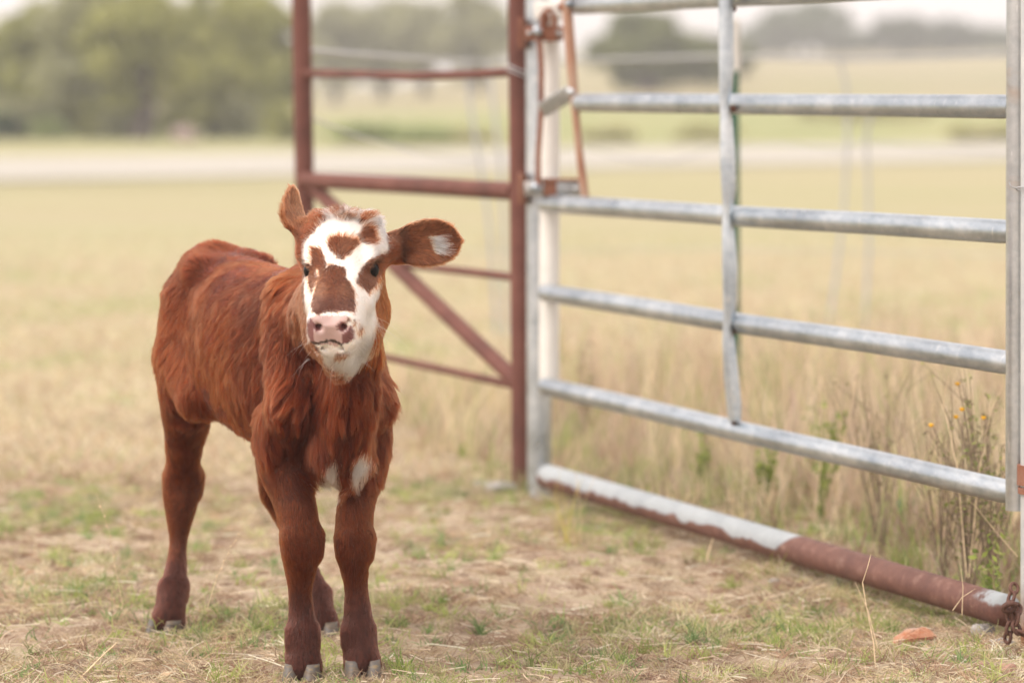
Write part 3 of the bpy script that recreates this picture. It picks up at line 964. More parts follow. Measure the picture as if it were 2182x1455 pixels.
def coat_info(P, jitter=0.0):
    """Colour of the coat and which kind of surface lies at each point."""
    n = len(P)
    u, w, z = to_local(P)
    big = fbm(P, 9, 3, 3)
    sm = fbm(P, 45, 2, 8)
    t = np.clip((big - 0.5) * 1.8 + (sm - 0.5) * 0.9 + 0.5, 0, 1)[:, None]
    col = COAT_DARK * (1 - t) + COAT * t
    warm = np.clip((fbm(P, 6, 2, 21) - 0.45) * 2.4, 0, 1)[:, None] * 0.55
    legw = np.clip((0.42 - z) / 0.12, 0, 1)[:, None]
    col = col * (1 - warm) + COAT_WARM * warm
    col = col * (1 - 0.55 * legw) + COAT_WARM * 0.85 * 0.55 * legw
    sock = np.clip((0.19 - z + (sm - .5) * .05) / 0.06, 0, 1)[:, None]
    col = col * (1 - sock) + SOCK * sock
    kind = np.zeros(n, int)          # 0 body 1 white 2 nose skin 3 dark skin 4 face brown 5 curls
    hm = head_weight(P)
    h, s, nn = to_head(P)
    fx = (P[:, 0] - HO[0]) * 1000 + (rng.normal(0, 1, n) * jitter) + (vnoise(P, 160, 5) - .5) * 3.5
    fy = (P[:, 2] - HO[2]) * 1000 + (rng.normal(0, 1, n) * jitter) + (vnoise(P, 160, 9) - .5) * 3.5
    face = hm & (nn > -0.19) & ~((nn < -0.05) & (h < 0.02) & (s > 0.055))
    wht = face & in_poly(fx, fy, WHITE) & (P[:, 1] < 6.06)
    brn = np.zeros(n, bool)
    for p in BROWN:
        brn |= in_poly(fx, fy, p)
    cur = face & (in_poly(fx, fy, CURLS)) & (vnoise(P, 70, 31) > 0.40)
    kind[face & brn] = 4
    wsel = (wht & ~brn) | cur
    kind[wsel] = 1
    col[face & ~wsel] = (np.array([0.20, 0.060, 0.027]) * (0.75 + 0.5 * sm[:, None]))[face & ~wsel]
    muz = face & brn & (fy < -48) & (fy > -80)
    col[muz] *= np.array([0.80, 0.82, 1.0])
    cheek = hm & (nn < -0.03) & (s > 0.04) & ~wsel
    col[cheek] = (COAT_WARM * (0.9 + 0.4 * sm[:, None]))[cheek]  # warm light coming through on this one side, put into the coat colour
    col[wsel] = (CREAM * (0.92 + 0.14 * sm[:, None]))[wsel]
    front = hm & (h > 0.085)
    fx = fx + (vnoise(P, 420, 15) - .5) * 3.0; fy = fy + (vnoise(P, 420, 16) - .5) * 3.0
    nos = front & in_poly(fx, fy, NOSE)
    kind[nos] = 2
    spot = np.zeros(n, bool)
    for p in NOSE_DARK:
        spot |= in_poly(fx, fy, p)
    pink = np.array([0.47, 0.325, 0.295]); mauve = np.array([0.17, 0.070, 0.065])
    col[nos] = (pink * (0.85 + 0.3 * sm[:, None]))[nos]
    col[nos & spot] = (mauve * (0.8 + 0.4 * sm[:, None]))[nos & spot]
    mo = front & in_poly(fx, fy, MOUTH)
    kind[mo] = 3
    col[mo] = np.array([0.045, 0.028, 0.020])
    for sd in (-1, 1):       # bare dark rim of the lids
        ed = np.linalg.norm(P - (EYE_C[sd] + EYE_DIR[sd] * 0.0145), axis=1)
        rim = ed < 0.0165
        kind[rim] = 3
        col[rim] = np.array([0.050, 0.024, 0.018])
    bw = brisket_white(P, jitter) & ~hm
    kind[bw] = 1
    col[bw] = CREAM * 0.95
    # ears
    for E, inside in ((EAR_L, 1), (EAR_R, 0)):
        q = P - E[0]
        eu, ev, eg = q @ E[1] / E[4], q @ E[2], q @ E[3]
        em = (eu > 0.12) & (eu < 1.1) & (np.abs(ev) < 0.06) & (np.abs(eg) < 0.05)
        cup = 9 * ev * ev + 0.010 * np.sin(np.clip(eu, 0, 1) * 3.1) - 0.005
        inn = em & (eg > cup)
        kind[em] = 6
        kind[inn] = 7
        col[em] = (np.array([0.25, 0.078, 0.032]) * (0.8 + 0.4 * sm[:, None]))[em]
        ear_shade = inn & (eu + 0.25 * (sm - .5) + np.abs(ev) * 4 < 0.36)  # shadow deep in the ear cup, painted into the hair colour
        col[ear_shade] *= (0.30 + 0.5 * np.clip((eu - 0.16) / 0.2, 0, 1))[ear_shade][:, None]
        tuft = inn & (inside == 1) & (np.abs(eu - 0.645 + ev * 3.2) < 0.070 + 0.12 * (sm - .5)) & (ev > -0.022 + .012 * (sm - .5)) & (ev < 0.012)
        kind[tuft] = 8
        col[tuft] = CREAM * 0.97
    return col, kind

# ------------------------------------------------------------------ skin material, coat material
def mk_skin():
    m, nt, out = new_mat('calf_skin')
    a = N(nt, 'ShaderNodeAttribute', attribute_name='tint')
    g = N(nt, 'ShaderNodeAttribute', attribute_name='gloss')
    nz = noise_tex(nt, objco(nt), 420, 3, 0.6)
    r = ramp(nt, g.outputs['Fac'], [(0.0, (.85,) * 3), (1.0, (.30,) * 3)])
    b = principled(nt, out, a.outputs['Color'], 0.8, 0, 0.35, nz, 0.35, 0.0012)
    nt.links.new(r, b.inputs['Roughness'])
    b.inputs['Subsurface Weight'].default_value = 0.12
    b.inputs['Subsurface Radius'].default_value = (0.012, 0.005, 0.003)
    b.inputs['Subsurface Scale'].default_value = 0.5
    return m
def mk_coat():
    m, nt, out = new_mat('calf_coat')
    a = N(nt, 'ShaderNodeAttribute', attribute_name='tint')
    hb = nt.nodes.new('ShaderNodeBsdfHairPrincipled')
    hb.model = 'CHIANG'
    hb.parametrization = 'COLOR'
    nt.links.new(a.outputs['Color'], hb.inputs['Color'])
    hb.inputs['Roughness'].default_value = 0.38
    hb.inputs['Radial Roughness'].default_value = 0.55
    hb.inputs['Coat'].default_value = 0.0
    hb.inputs['IOR'].default_value = 1.22
    nt.links.new(hb.outputs['BSDF'], out.inputs['Surface'])
    return m
SKIN, COATM = mk_skin(), mk_coat()

calf = empty('calf', tuple(CB), 'young red brown calf with a white patched face standing in dry grass beside the gate', 'calf')
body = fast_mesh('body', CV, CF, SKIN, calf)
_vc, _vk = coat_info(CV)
set_color_attr(body.data, 'tint', np.where((_vk == 2)[:, None] | (_vk == 3)[:, None], _vc, _vc * np.where(_vk == 1, 0.85, 0.38)[:, None]))  # skin darkened under the coat, standing in for shade between the hairs
_ga = body.data.attributes.new('gloss', 'FLOAT', 'POINT')
_ga.data.foreach_set('value', ((_vk == 2) | (_vk == 3)).astype(np.float32))

# hooves: two claws each
def mk_hoof():
    m, nt, out = new_mat('hoof_horn')
    co = objco(nt)
    nz = noise_tex(nt, mapping(nt, co, (30, 30, 90)), 1.0, 4, 0.6)
    c = ramp(nt, nz, [(0.32, (0.045, 0.034, 0.026)), (0.45, (0.14, 0.105, 0.070)), (0.54, (0.085, 0.082, 0.08)), (0.64, (0.19, 0.145, 0.085)), (0.75, (0.22, 0.155, 0.065))])
    principled(nt, out, c, 0.55, 0, 0.4, nz, 0.4, 0.003)
    return m
HOOF = mk_hoof()
def hoof(p, fwd, zc):
    fwd = np.array([fwd[0], fwd[1], 0.0]); fwd /= np.linalg.norm(fwd)
    sd = np.array([-fwd[1], fwd[0], 0.0])
    V, F = [], []
    for s in (-1, 1):
        base = len(V)
        rows, seg = 6, 16
        for i in range(rows):
            t = i / (rows - 1)                     # 0 sole, 1 coronet
            z = lerp(-0.004, zc + 0.006, t)
            for k in range(seg):
                a = 2 * math.pi * k / seg
                x, y = math.cos(a), math.sin(a)
                fx = (0.044 if x > 0 else 0.030) * (1 - 0.26 * t) * math.copysign(abs(x) ** 0.85, x) + 0.010 - 0.013 * t
                fy = 0.0168 * (1 - 0.07 * t) * math.copysign(abs(y) ** 0.7, y)
                taper = 1 - 0.30 * max(0, x) ** 3
                off = s * (0.0182 - 0.002 * t) + s * 0.003 * max(0, x)
                q = p + fwd * fx + sd * (fy * taper + off)
                V.append((q[0], q[1], z))
        for i in range(rows - 1):
            for k in range(seg):
                k2 = (k + 1) % seg
                F.append((base + i * seg + k, base + i * seg + k2, base + (i + 1) * seg + k2, base + (i + 1) * seg + k))
        F.append(tuple(base + k for k in range(seg))[::-1])
        F.append(tuple(base + (rows - 1) * seg + k for k in range(seg)))
    return mesh_obj('hoof', V, F, HOOF, calf)
for lg, yaw in ((FR, -8), (FL, 10), (HR, -22), (HL, -5)):
    p = lg[-1][0]
    a = math.radians(yaw)
    hoof(np.array([p[0], p[1], 0]), (math.sin(a) * 1.0, -math.cos(a)), p[2] + 0.004)

# eyes
def mk_eye():
    m, nt, out = new_mat('eye_dark')
    b = principled(nt, out, (0.006, 0.004, 0.004), 0.05, 0, 0.10)
    return m
EYE = mk_eye()
for sd in (-1, 1):
    mb = MB(); mb.ball(EYE_C[sd], 0.0168, 28)
    eo = mb.build('eye', EYE, calf)

# ------------------------------------------------------------------ the coat: combed strands
# guides: place, direction of the hair, length, lift
G = []
def gd(p, d, L, lift=0.35):
    d = np.array(d, float)
    G.append((np.array(p), d / np.linalg.norm(d), L, lift))
back = -BU
dn = np.array([0, 0, -1.0])
for sd in (-1, 1):
    for u in (-0.40, -0.25, -0.1, 0.05, 0.16):
        gd(B(u, sd * 0.02, 0.76), back + dn * 0.15 + BW * sd * 0.35, 0.015, 0.38)
        gd(B(u, sd * 0.14, 0.65), back * 0.75 + dn * 0.9, 0.016, 0.3)
        gd(B(u, sd * 0.15, 0.54), back * 0.5 + dn * 1.0, 0.017, 0.32)
        gd(B(u, sd * 0.08, 0.43), back * 0.9 + dn * 0.6 - BW * sd * .1, 0.020, 0.38)
    for z in (0.70, 0.62, 0.54, 0.46):
        gd(B(-0.42, sd * 0.06, z), dn + back * 0.2, 0.018)
        gd(B(-0.33, sd * 0.16, z), dn + back * 0.55, 0.018)
        gd(B(0.25, sd * 0.11, z), dn + back * 0.18, 0.023, 0.3)
        gd(B(0.33, sd * 0.10, z - 0.02), dn * 1 + back * 0.05, 0.027, 0.35)
    gd(B(0.30, sd * 0.09, 0.72), dn + back * 0.4, 0.024, 0.3)
    gd(B(0.38, sd * 0.08, 0.70), dn + back * 0.35, 0.023, 0.25)
    gd(B(0.42, sd * 0.07, 0.62), dn + back * 0.1, 0.025, 0.25)
    gd(B(0.40, sd * 0.05, 0.52), dn + BW * sd * 0.15, 0.032, 0.4)
    gd(B(0.37, sd * 0.05, 0.44), dn + BW * sd * 0.05, 0.032, 0.4)
    gd(B(0.30, sd * 0.05, 0.37), dn + back * 0.3, 0.026, 0.4)
    gd(B(0.27, sd * 0.12, 0.42), dn, 0.026, 0.35)
gd(B(0.30, 0, 0.76), back * 0.6 + dn * 0.3, 0.026, 0.5)
gd(B(0.36, 0, 0.37), dn + BU * 0.2, 0.036, 0.4)
gd(B(0.41, 0, 0.50), dn, 0.032, 0.35)
gd(B(0.43, 0, 0.60), dn, 0.028, 0.3)
for lg in (FR, FL, HR, HL):
    for i, (p, r) in enumerate(lg[1:]):
        zz = p[2]
        L = 0.013 if zz > 0.33 else (0.0085 if zz > 0.1 else 0.0085)
        for a in range(4):
            off = np.array([math.cos(a * 1.57), math.sin(a * 1.57), 0]) * r
            gd(p + off, dn, L, 0.22)
# head
gd(H(0.03, 0, 0.0), HH * 0.15 + HN * 0.2, 0.0045, 0.25)
for s_ in (-1, 1):
    gd(H(-0.015, s_ * 0.022, 0.02), -HH + HS * s_ * 0.5, 0.0065, 0.3)
    gd(H(-0.05, s_ * 0.022, 0.045), -HH + HS * s_ * 0.45, 0.009, 0.35)
    gd(H(-0.05, s_ * 0.06, 0.02), -HH * 0.6 + HS * s_ + dn * 0.2, 0.009, 0.3)
    gd(H(-0.095, s_ * 0.03, 0.05), HN * 0.4 - HH * 0.3 + HS * s_ * 0.6, 0.026, 0.9)
    gd(H(0.02, s_ * 0.045, -0.02), HS * s_ + dn * 0.9, 0.0045, 0.2)
    gd(H(0.07, s_ * 0.03, -0.02), HH * 0.5 + HS * s_ * 0.9, 0.0045, 0.18)
    gd(H(0.11, s_ * 0.03, -0.025), HH * 0.7 + HS * s_ * 0.5, 0.0035, 0.18)
    gd(H(0.0, s_ * 0.068, -0.06), dn + HS * s_ * 0.1, 0.0085, 0.25)
    gd(H(0.05, s_ * 0.055, -0.07), dn - HH * 0.1, 0.0085, 0.25)
    gd(H(0.10, s_ * 0.05, -0.07), dn, 0.0065, 0.3)
    gd(H(-0.04, s_ * 0.075, -0.09), dn - HH * 0.2, 0.013, 0.25)
    gd(H(0.03, s_ * 0.05, -0.15), dn, 0.022, 0.5)
    gd(H(0.10, s_ * 0.035, -0.12), dn, 0.011, 0.5)
gd(H(0.145, 0, -0.028), -HH * 0.3 + HN, 0.004, 0.5)
gd(H(-0.1, 0, 0.05), HN + HS * 0.3, 0.030, 1.1)
gd(H(0.05, 0, -0.17), dn, 0.024, 0.5)
gd(H(0.0, 0, -0.17), dn, 0.028, 0.5)
gd(H(0.11, 0, -0.14), dn, 0.017, 0.55)
for E in (EAR_L, EAR_R):
    for t in (0.1, 0.4, 0.7, 0.95):
        for v in (-0.03, 0.0, 0.03):
            gd(E[0] + E[1] * t * E[4] + E[2] * v, E[1] + E[2] * np.sign(v) * 0.55, 0.008, 0.3)

def make_coat(count):
    # area weighted points, denser on the head
    tri = np.concatenate([CF[:, [0, 1, 2]], CF[:, [0, 2, 3]]])
    a, b, c = CV[tri[:, 0]], CV[tri[:, 1]], CV[tri[:, 2]]
    ar = np.linalg.norm(np.cross(b - a, c - a), axis=1)
    ctr = (a + b + c) / 3
    dens = np.where(head_weight(ctr), 2.3, 1.0)
    dens = np.where(ctr[:, 2] < 0.33, 1.5, dens)
    for E in (EAR_L, EAR_R):
        q = ctr - E[0]
        em = (q @ E[1] > 0.02) & (np.linalg.norm(q - E[1] * 0.07, axis=1) < 0.09)
        dens = np.where(em, 1.8, dens)
    p = ar * dens
    t = rng.choice(len(tri), count, p=p / p.sum())
    r1, r2 = np.sqrt(rng.random(count)), rng.random(count)
    P = a[t] * (1 - r1)[:, None] + b[t] * (r1 * (1 - r2))[:, None] + c[t] * (r1 * r2)[:, None]
    Nn = field_normal(P)
    col, kind = coat_info(P, 2.3)
    ok = (kind != 2) & (kind != 3) & (P[:, 2] > 0.024)
    for sd in (-1, 1):       # keep the eyes open
        e = EYE_C[sd] + EYE_DIR[sd] * 0.0145
        ok &= np.linalg.norm(P - e, axis=1) > 0.0140
    P, Nn, col, kind = P[ok], Nn[ok], col[ok], kind[ok]
    n = len(P)
    gp = np.array([g[0] for g in G]); gv = np.array([g[1] for g in G])
    gl = np.array([g[2] for g in G]); gf = np.array([g[3] for g in G])
    T = np.zeros((n, 3)); L = np.zeros(n); LF = np.zeros(n)
    for s0 in range(0, n, 40000):
        sl = slice(s0, s0 + 40000)
        d2 = ((P[sl, None, :] - gp[None]) ** 2).sum(2)
        wgt = 1.0 / (d2 + 1e-5) ** 2.0
        wgt /= wgt.sum(1, keepdims=True)
        T[sl] = wgt @ gv; L[sl] = wgt @ gl; LF[sl] = wgt @ gf
    # waves in the lie of the hair
    isbody = ~head_weight(P)
    ang = ((fbm(P, 16, 2, 40) - 0.5) * 2.2 + (fbm(P, 60, 1, 44) - 0.5) * 1.2) * np.where(isbody & (P[:, 2] > 0.33), 1.0, 0.35)
    T = T - Nn * (T * Nn).sum(1, keepdims=True)
    T /= np.maximum(np.linalg.norm(T, axis=1, keepdims=True), 1e-6)
    Sx = np.cross(Nn, T)
    T = T * np.cos(ang)[:, None] + Sx * np.sin(ang)[:, None]
    Sx = np.cross(Nn, T)
    h, s, nn = to_head(P)
    L = L * (0.65 + 0.6 * rng.random(n)) * (0.8 + 0.45 * fbm(P, 22, 2, 50))
    tuft = kind == 8
    L[tuft] = 0.022 * (0.6 + 0.6 * rng.random(tuft.sum())); LF[tuft] = 0.55
    inner = kind == 7
    L[inner] *= 1.15
    lift = LF * (0.7 + 0.6 * rng.random(n))
    D = T * np.cos(lift)[:, None] + Nn * np.sin(lift)[:, None]
    D += rng.normal(0, 0.10, (n, 3))
    D /= np.linalg.norm(D, axis=1, keepdims=True)
    k = 5
    ts = np.linspace(0, 1, k)
    Q = np.zeros((n, k, 3))
    drop = np.clip(L / 0.04, 0, 1)[:, None] * np.array([0, 0, -0.25])
    for i, t_ in enumerate(ts):
        Q[:, i] = P + L[:, None] * (D * t_ + (T * 0.5 - Nn * 0.28 + drop) * t_ * t_ * 0.55)
    # curls on the poll
    curl = (h < -0.075) & (nn > 0.015) & (np.abs(s) < 0.06) & head_weight(P)
    if curl.any():
        ph = vnoise(P[curl], 60, 61) * 12.6
        for i, t_ in enumerate(ts):
            r = 0.006 * t_
            Q[curl, i] += Sx[curl] * (np.cos(ph + t_ * 5) * r)[:, None] + T[curl] * (np.sin(ph + t_ * 5) * r)[:, None]
    # clumping: strands lean to the tip of a near leader
    from mathutils import kdtree
    nl = max(64, n // 26)
    lead = rng.choice(n, nl, replace=False)
    kd = kdtree.KDTree(nl)
    for i, j in enumerate(lead):
        kd.insert(P[j], i)
    kd.balance()
    near = np.fromiter((kd.find(q)[1] for q in P), dtype=np.int64, count=n)
    lj = lead[near]
    amt = np.clip((L - 0.006) / 0.020, 0, 1) * 0.62 * (0.5 + rng.random(n) * 0.7)
    sep = np.linalg.norm(P - P[lj], axis=1)
    amt = amt * (sep < 0.02)
    for i, t_ in enumerate(ts):
        Q[:, i] += (Q[lj, i] - Q[:, i]) * (amt * t_ ** 1.3)[:, None]
    # white brisket: told by where the strand ends up, not by its root
    mid_ = Q[:, 2]
    bwt = brisket_white(mid_, 1.5) & isbody
    was = (kind == 1) & isbody
    kind[was & ~bwt] = 0; col[was & ~bwt] = COAT
    kind[bwt] = 1; col[bwt] = CREAM * 0.95
    # tone differs from lock to lock and hair to hair
    lk = np.clip((L - 0.008) / 0.016, 0.5, 1)
    lock = 1 + (_val[(near * 7919) % 4096] - 0.52) * lk * 0.95
    tone = np.where(kind == 1, 0.94 + 0.1 * rng.random(n), lock * (0.55 + 0.85 * rng.random(n)))
    col = np.clip(col * tone[:, None], 0.004, 0.92)
    R0 = np.where(L > 0.015, 0.00042, 0.00034)
    return strands('coat', Q, COATM, R0, R0 * 0.25, col, calf)

coat = make_coat(450000)

# lashes and whiskers
def make_whiskers():
    Pt, R0 = [], []
    k = 5
    for sd in (-1, 1):
        for i in range(26):
            a = lerp(-0.9, 0.9, i / 25)
            up = np.cross(EYE_DIR[sd], np.cross(np.array([0, 0, 1.0]), EYE_DIR[sd])); al = np.cross(EYE_DIR[sd], up)
            c = EYE_C[sd] + EYE_DIR[sd] * 0.0155 + up * 0.0095 * math.cos(a) + al * 0.0125 * math.sin(a)
            d = EYE_DIR[sd] * 0.9 + up * 0.35 + al * 0.5 * a + rng.normal(0, .07, 3)
            d /= np.linalg.norm(d)
            L = 0.013 + 0.006 * rng.random()
            Pt.append([c + d * L * t + np.array([0, 0, 0.004]) * t * t - np.array([0, 0, .003]) * t for t in np.linspace(0, 1, k)]); R0.append(0.00035)
    cw = []
    for i in range(24):
        sd = rng.choice((-1, 1))
        c = H(0.10 + 0.05 * rng.random(), sd * (0.040 + 0.006 * rng.random()), -0.05 - 0.06 * rng.random())
        d = HS * sd + dn * (0.2 + rng.random() * 0.6) + rng.normal(0, .25, 3)
        d /= np.linalg.norm(d)
        L = 0.018 + 0.022 * rng.random()
        Pt.append([c + d * L * t + dn * 0.010 * t * t for t in np.linspace(0, 1, k)]); R0.append(0.00015)
    for i in range(10):
        c = H(0.135, rng.normal(0, 0.02), -0.118)
        d = dn + HH * 0.3 + rng.normal(0, .3, 3)
        L = 0.015 + 0.015 * rng.random()
        Pt.append([c + d * L * t for t in np.linspace(0, 1, k)]); R0.append(0.00014)
    for i in range(10):
        c = H(0.03 + 0.03 * rng.random(), 0.062, -0.07 - 0.03 * rng.random())
        d = HS * 0.9 + dn * 0.5 + rng.normal(0, .3, 3)
        L = 0.03 + 0.02 * rng.random()
        Pt.append([c + d * L * t + dn * 0.02 * t * t for t in np.linspace(0, 1, k)]); R0.append(0.00022)
    Pt = np.array(Pt); R0 = np.array(R0)
    col = np.full((len(R0), 3), 0.7) * np.array([1, .93, .82]); col[:52] = (0.03, 0.018, 0.012)
    strands('whiskers', Pt, COATM, R0, R0 * 0.3, col, calf)
make_whiskers()

# ================================================================== METAL MATERIALS
def mk_galv(name, tone=1.0, cream=0.0, rust=0.15):
    m, nt, out = new_mat(name)
    tc = objco(nt)
    n1 = noise_tex(nt, tc, 9, 5, 0.6)
    n2 = noise_tex(nt, mapping(nt, tc, (70, 9, 70)), 1.0, 4, 0.65)
    n3 = noise_tex(nt, tc, 4.0, 5, 0.7, 0.6)
    n4 = noise_tex(nt, mapping(nt, tc, (30, 90, 14)), 1.6, 2, 0.5)
    n5 = noise_tex(nt, tc, 2.3, 4, 0.6)
    c = ramp(nt, n1, [(0.3, (0.24 * tone, 0.29 * tone, 0.33 * tone)), (0.5, (0.37 * tone, 0.42 * tone, 0.46 * tone)), (0.7, (0.50 * tone, 0.53 * tone, 0.55 * tone))])
    c = mixc(nt, 0.35, c, ramp(nt, n2, [(0.35, (0.22, 0.26, 0.31)), (0.65, (0.56, 0.585, 0.60))]))
    c = mixc(nt, 0.45, c, ramp(nt, n5, [(0.34, (0.55, 0.57, 0.60)), (0.62, (1.25, 1.24, 1.20))]), 'MULTIPLY')
    if cream:
        c = mixc(nt, cream, c, (0.56, 0.52, 0.45))
    scr = ramp(nt, n4, [(0.66, (0, 0, 0)), (0.70, (1, 1, 1))])
    c = mixc(nt, mixc(nt, 0.5, scr, (0, 0, 0)), c, (0.70, 0.70, 0.68))
    r = ramp(nt, n3, [(0.70 - rust * 0.4, (0, 0, 0)), (0.82 - rust * 0.4, (1, 1, 1))])
    c = mixc(nt, mixc(nt, 0.55, (0, 0, 0), r), c, (0.42, 0.27, 0.16))
    b = principled(nt, out, c, 0.36, 0.85, 0.5, n2, 0.25, 0.002)
    rr = ramp(nt, n1, [(0.3, (0.26,) * 3), (0.7, (0.46,) * 3)])
    nt.links.new(rr, b.inputs['Roughness'])
    return m
def mk_rust(name, a=(0.070, 0.022, 0.017), b_=(0.120, 0.038, 0.028), c_=(0.18, 0.070, 0.053)):
    m, nt, out = new_mat(name)
    tc = objco(nt)
    n1 = noise_tex(nt, tc, 7, 5, 0.65)
    n2 = noise_tex(nt, tc, 160, 3, 0.7)
    c = ramp(nt, n1, [(0.3, a), (0.5, b_), (0.72, c_)])
    c = mixc(nt, 0.30, c, ramp(nt, n2, [(0.35, (0.07, 0.026, 0.02)), (0.65, (0.20, 0.09, 0.06))]))
    principled(nt, out, c, 0.72, 0.0, 0.35, n2, 0.5, 0.0015)
    return m
def mk_whitepaint():
    m, nt, out = new_mat('old_white_paint')
    tc = objco(nt)
    n1 = noise_tex(nt, mapping(nt, tc, (1, 1, 0.3)), 18, 5, 0.65)
    n2 = noise_tex(nt, tc, 30, 4, 0.7)
    c = ramp(nt, n1, [(0.3, (0.58, 0.565, 0.52)), (0.7, (0.72, 0.70, 0.65))])
    c = mixc(nt, ramp(nt, n2, [(0.66, (0, 0, 0)), (0.74, (.7, .7, .7))]), c, (0.40, 0.25, 0.15))
    principled(nt, out, c, 0.55, 0, 0.4, n1, 0.2, 0.002)
    return m
GALV = mk_galv('galvanised_pipe', 1.08)
STRAPM = mk_galv('bright_galvanised_strap', 1.5, 0.0, 0.05)
GALV2 = mk_galv('weathered_galvanised', 0.95, 0.35, 0.30)
RUST = mk_rust('rusty_pipe')
RUSTO = mk_rust('orange_rust', (0.16, 0.055, 0.030), (0.26, 0.105, 0.058), (0.34, 0.19, 0.13))
RUSTD = mk_rust('dark_rust', (0.05, 0.028, 0.022), (0.10, 0.048, 0.034), (0.19, 0.085, 0.05))
WHITEP = mk_whitepaint()
_m, _nt, _o = new_mat('plain_wire'); principled(_nt, _o, (0.42, 0.43, 0.44), 0.5, 0.3, 0.5); WIRE = _m
_m, _nt, _o = new_mat('green_enamel'); principled(_nt, _o, ramp(_nt, noise_tex(_nt, objco(_nt), 20), [(0.3, (0.02, 0.09, 0.055)), (0.7, (0.04, 0.14, 0.085))]), 0.45); GREENP = _m

# ================================================================== PIPE FENCE PANEL (rusty)
fence = empty('pipe_fence', (at(642, 700, 10.6).x, 10.6, 0), 'rusty brown pipe fence panel with a slanting brace behind the calf', 'fence')
pl_t, pl_b = at(641, -60, 10.6), at(654, 700, 10.6)
def post(b, t, r, name, mat, parent, seg=24):
    b = Vector(b); t = Vector(t)
    d = (t - b) / (t.z - b.z)
    foot = b - d * (b.z + 0.12)
    mb = MB(); mb.tube([foot, foot.lerp(t, .25), foot.lerp(t, .5), foot.lerp(t, .75), t + d * 0.25], r, seg)
    return mb.build(name, mat, parent)
post(pl_b, pl_t, 0.0298, 'post', RUST, fence)
hp_t, hp_b = at(1103, -60, 9.22), at(1112, 1000, 9.20)
post(hp_b, hp_t, 0.0270, 'post', RUST, fence)
def pipe(pts, r, name, mat, parent, seg=20, **k):
    mb = MB(); mb.tube(pts, r, seg, **k)
    return mb.build(name, mat, parent)
pipe([at(650, 157, 10.58), at(760, 159, 10.2), at(875, 163, 9.85), at(985, 160, 9.5), at(1096, 154, 9.22)], 0.0125, 'rail', RUST, fence)
pipe([at(648, 384, 10.58), at(870, 395, 9.9), at(1098, 408, 9.22)], 0.0248, 'rail', RUST, fence)
pipe([at(652, 537, 10.58), at(920, 570, 9.75), at(1104, 592, 9.22)], 0.0112, 'rail', RUST, fence)
pipe([at(652, 724, 10.58), at(840, 765, 9.98), at(1106, 823, 9.22)], 0.0112, 'rail', RUST, fence)
pipe([at(664, 396, 10.56), at(1112, 822, 9.21)], 0.0225, 'diagonal_brace', RUST, fence)
mb = MB()
for dz in (0, 0.012):
    c = at(1104, 158, 9.215)
    ring = []
    for k in range(25):
        a = 2 * math.pi * k / 24
        ring.append((c.x + math.cos(a) * 0.0292, c.y + math.sin(a) * 0.0292, c.z + dz - 0.012 * math.cos(a)))
    mb.tube(ring, 0.0022, 6, caps=False)
mb.build('wire_tie', WIRE, fence)

# ================================================================== GATE
GL, GR = at(1165, 600, 8.90), at(2160, 600, 6.585)
gate = empty('field_gate', (GL.x, GL.y, 0), 'galvanised five rail field gate swung across the right of the picture', 'gate')
def rail(lx, ly, ry, Yl, sag=0.0):
    a, b = at(lx, ly, Yl), at(2163, ry + 3, 6.575)
    mid = a.lerp(b, 0.5) - Vector((0, 0, sag))
    pipe([a, a.lerp(b, .02), a.lerp(b, .25), mid, a.lerp(b, .75), a.lerp(b, .98), b], [0.0225, 0.0235, 0.0235, 0.0235, 0.0235, 0.0235, 0.0205], 'rail', GALV, gate, 24)
rail(1228, 12, -42, 8.735)
rail(1236, 219, 225, 8.715)
rail(1163, 434, 492, 8.88, 0.002)
rail(1163, 624, 772, 8.88, 0.003)
rail(1163, 823, 1048, 8.88, 0.002)
s_t, s_b = at(1172, 40, 8.915), at(1170, 838, 8.915)
pipe([s_b, s_b.lerp(s_t, .5), s_t], 0.0262, 'stile', WHITEP, gate, 24)
s_t, s_b = at(2170, -60, 6.562), at(2168, 1086, 6.562)
pipe([s_b, s_b.lerp(s_t, .5), s_t + Vector((0, 0, .05))], 0.0232, 'stile', GALV2, gate, 24)
# flattened strap bent round the front of the rails
sp = [(1547, -40, 1.0), (1547, 40, 1.0), (1548, 130, 1.08), (1547, 190, .95), (1543, 222, .62), (1547, 252, .85), (1550, 330, 1.08), (1553, 400, 1.05), (1552, 432, .82), (1549, 458, .6), (1551, 488, .86),
      (1555, 570, 1.08), (1556, 640, 1.02), (1554, 672, .8), (1550, 698, .62), (1552, 726, .86), (1558, 800, 1.04), (1564, 860, 1.04), (1566, 897, 0.92)]
pts, rad, sq = [], [], []
for x, y, k in sp:
    pts.append(at(x, y, 7.742))
    rad.append(0.0165 * k); sq.append((1.0, 0.62))
mb = MB(); mb.tube(pts, rad, 20, squash=sq, ref=Vector((0, -1, 0.0)))
mb.build('strap', STRAPM, gate)
for x, y in ((1562, 232), (1563, 466), (1562, 706), (1566, 901), (1561, 20)):
    mb = MB(); mb.ball(at(x, y, 7.752), 0.0085, 12, (1.1, 0.9, 1.0)); mb.build('weld', RUSTD, gate)
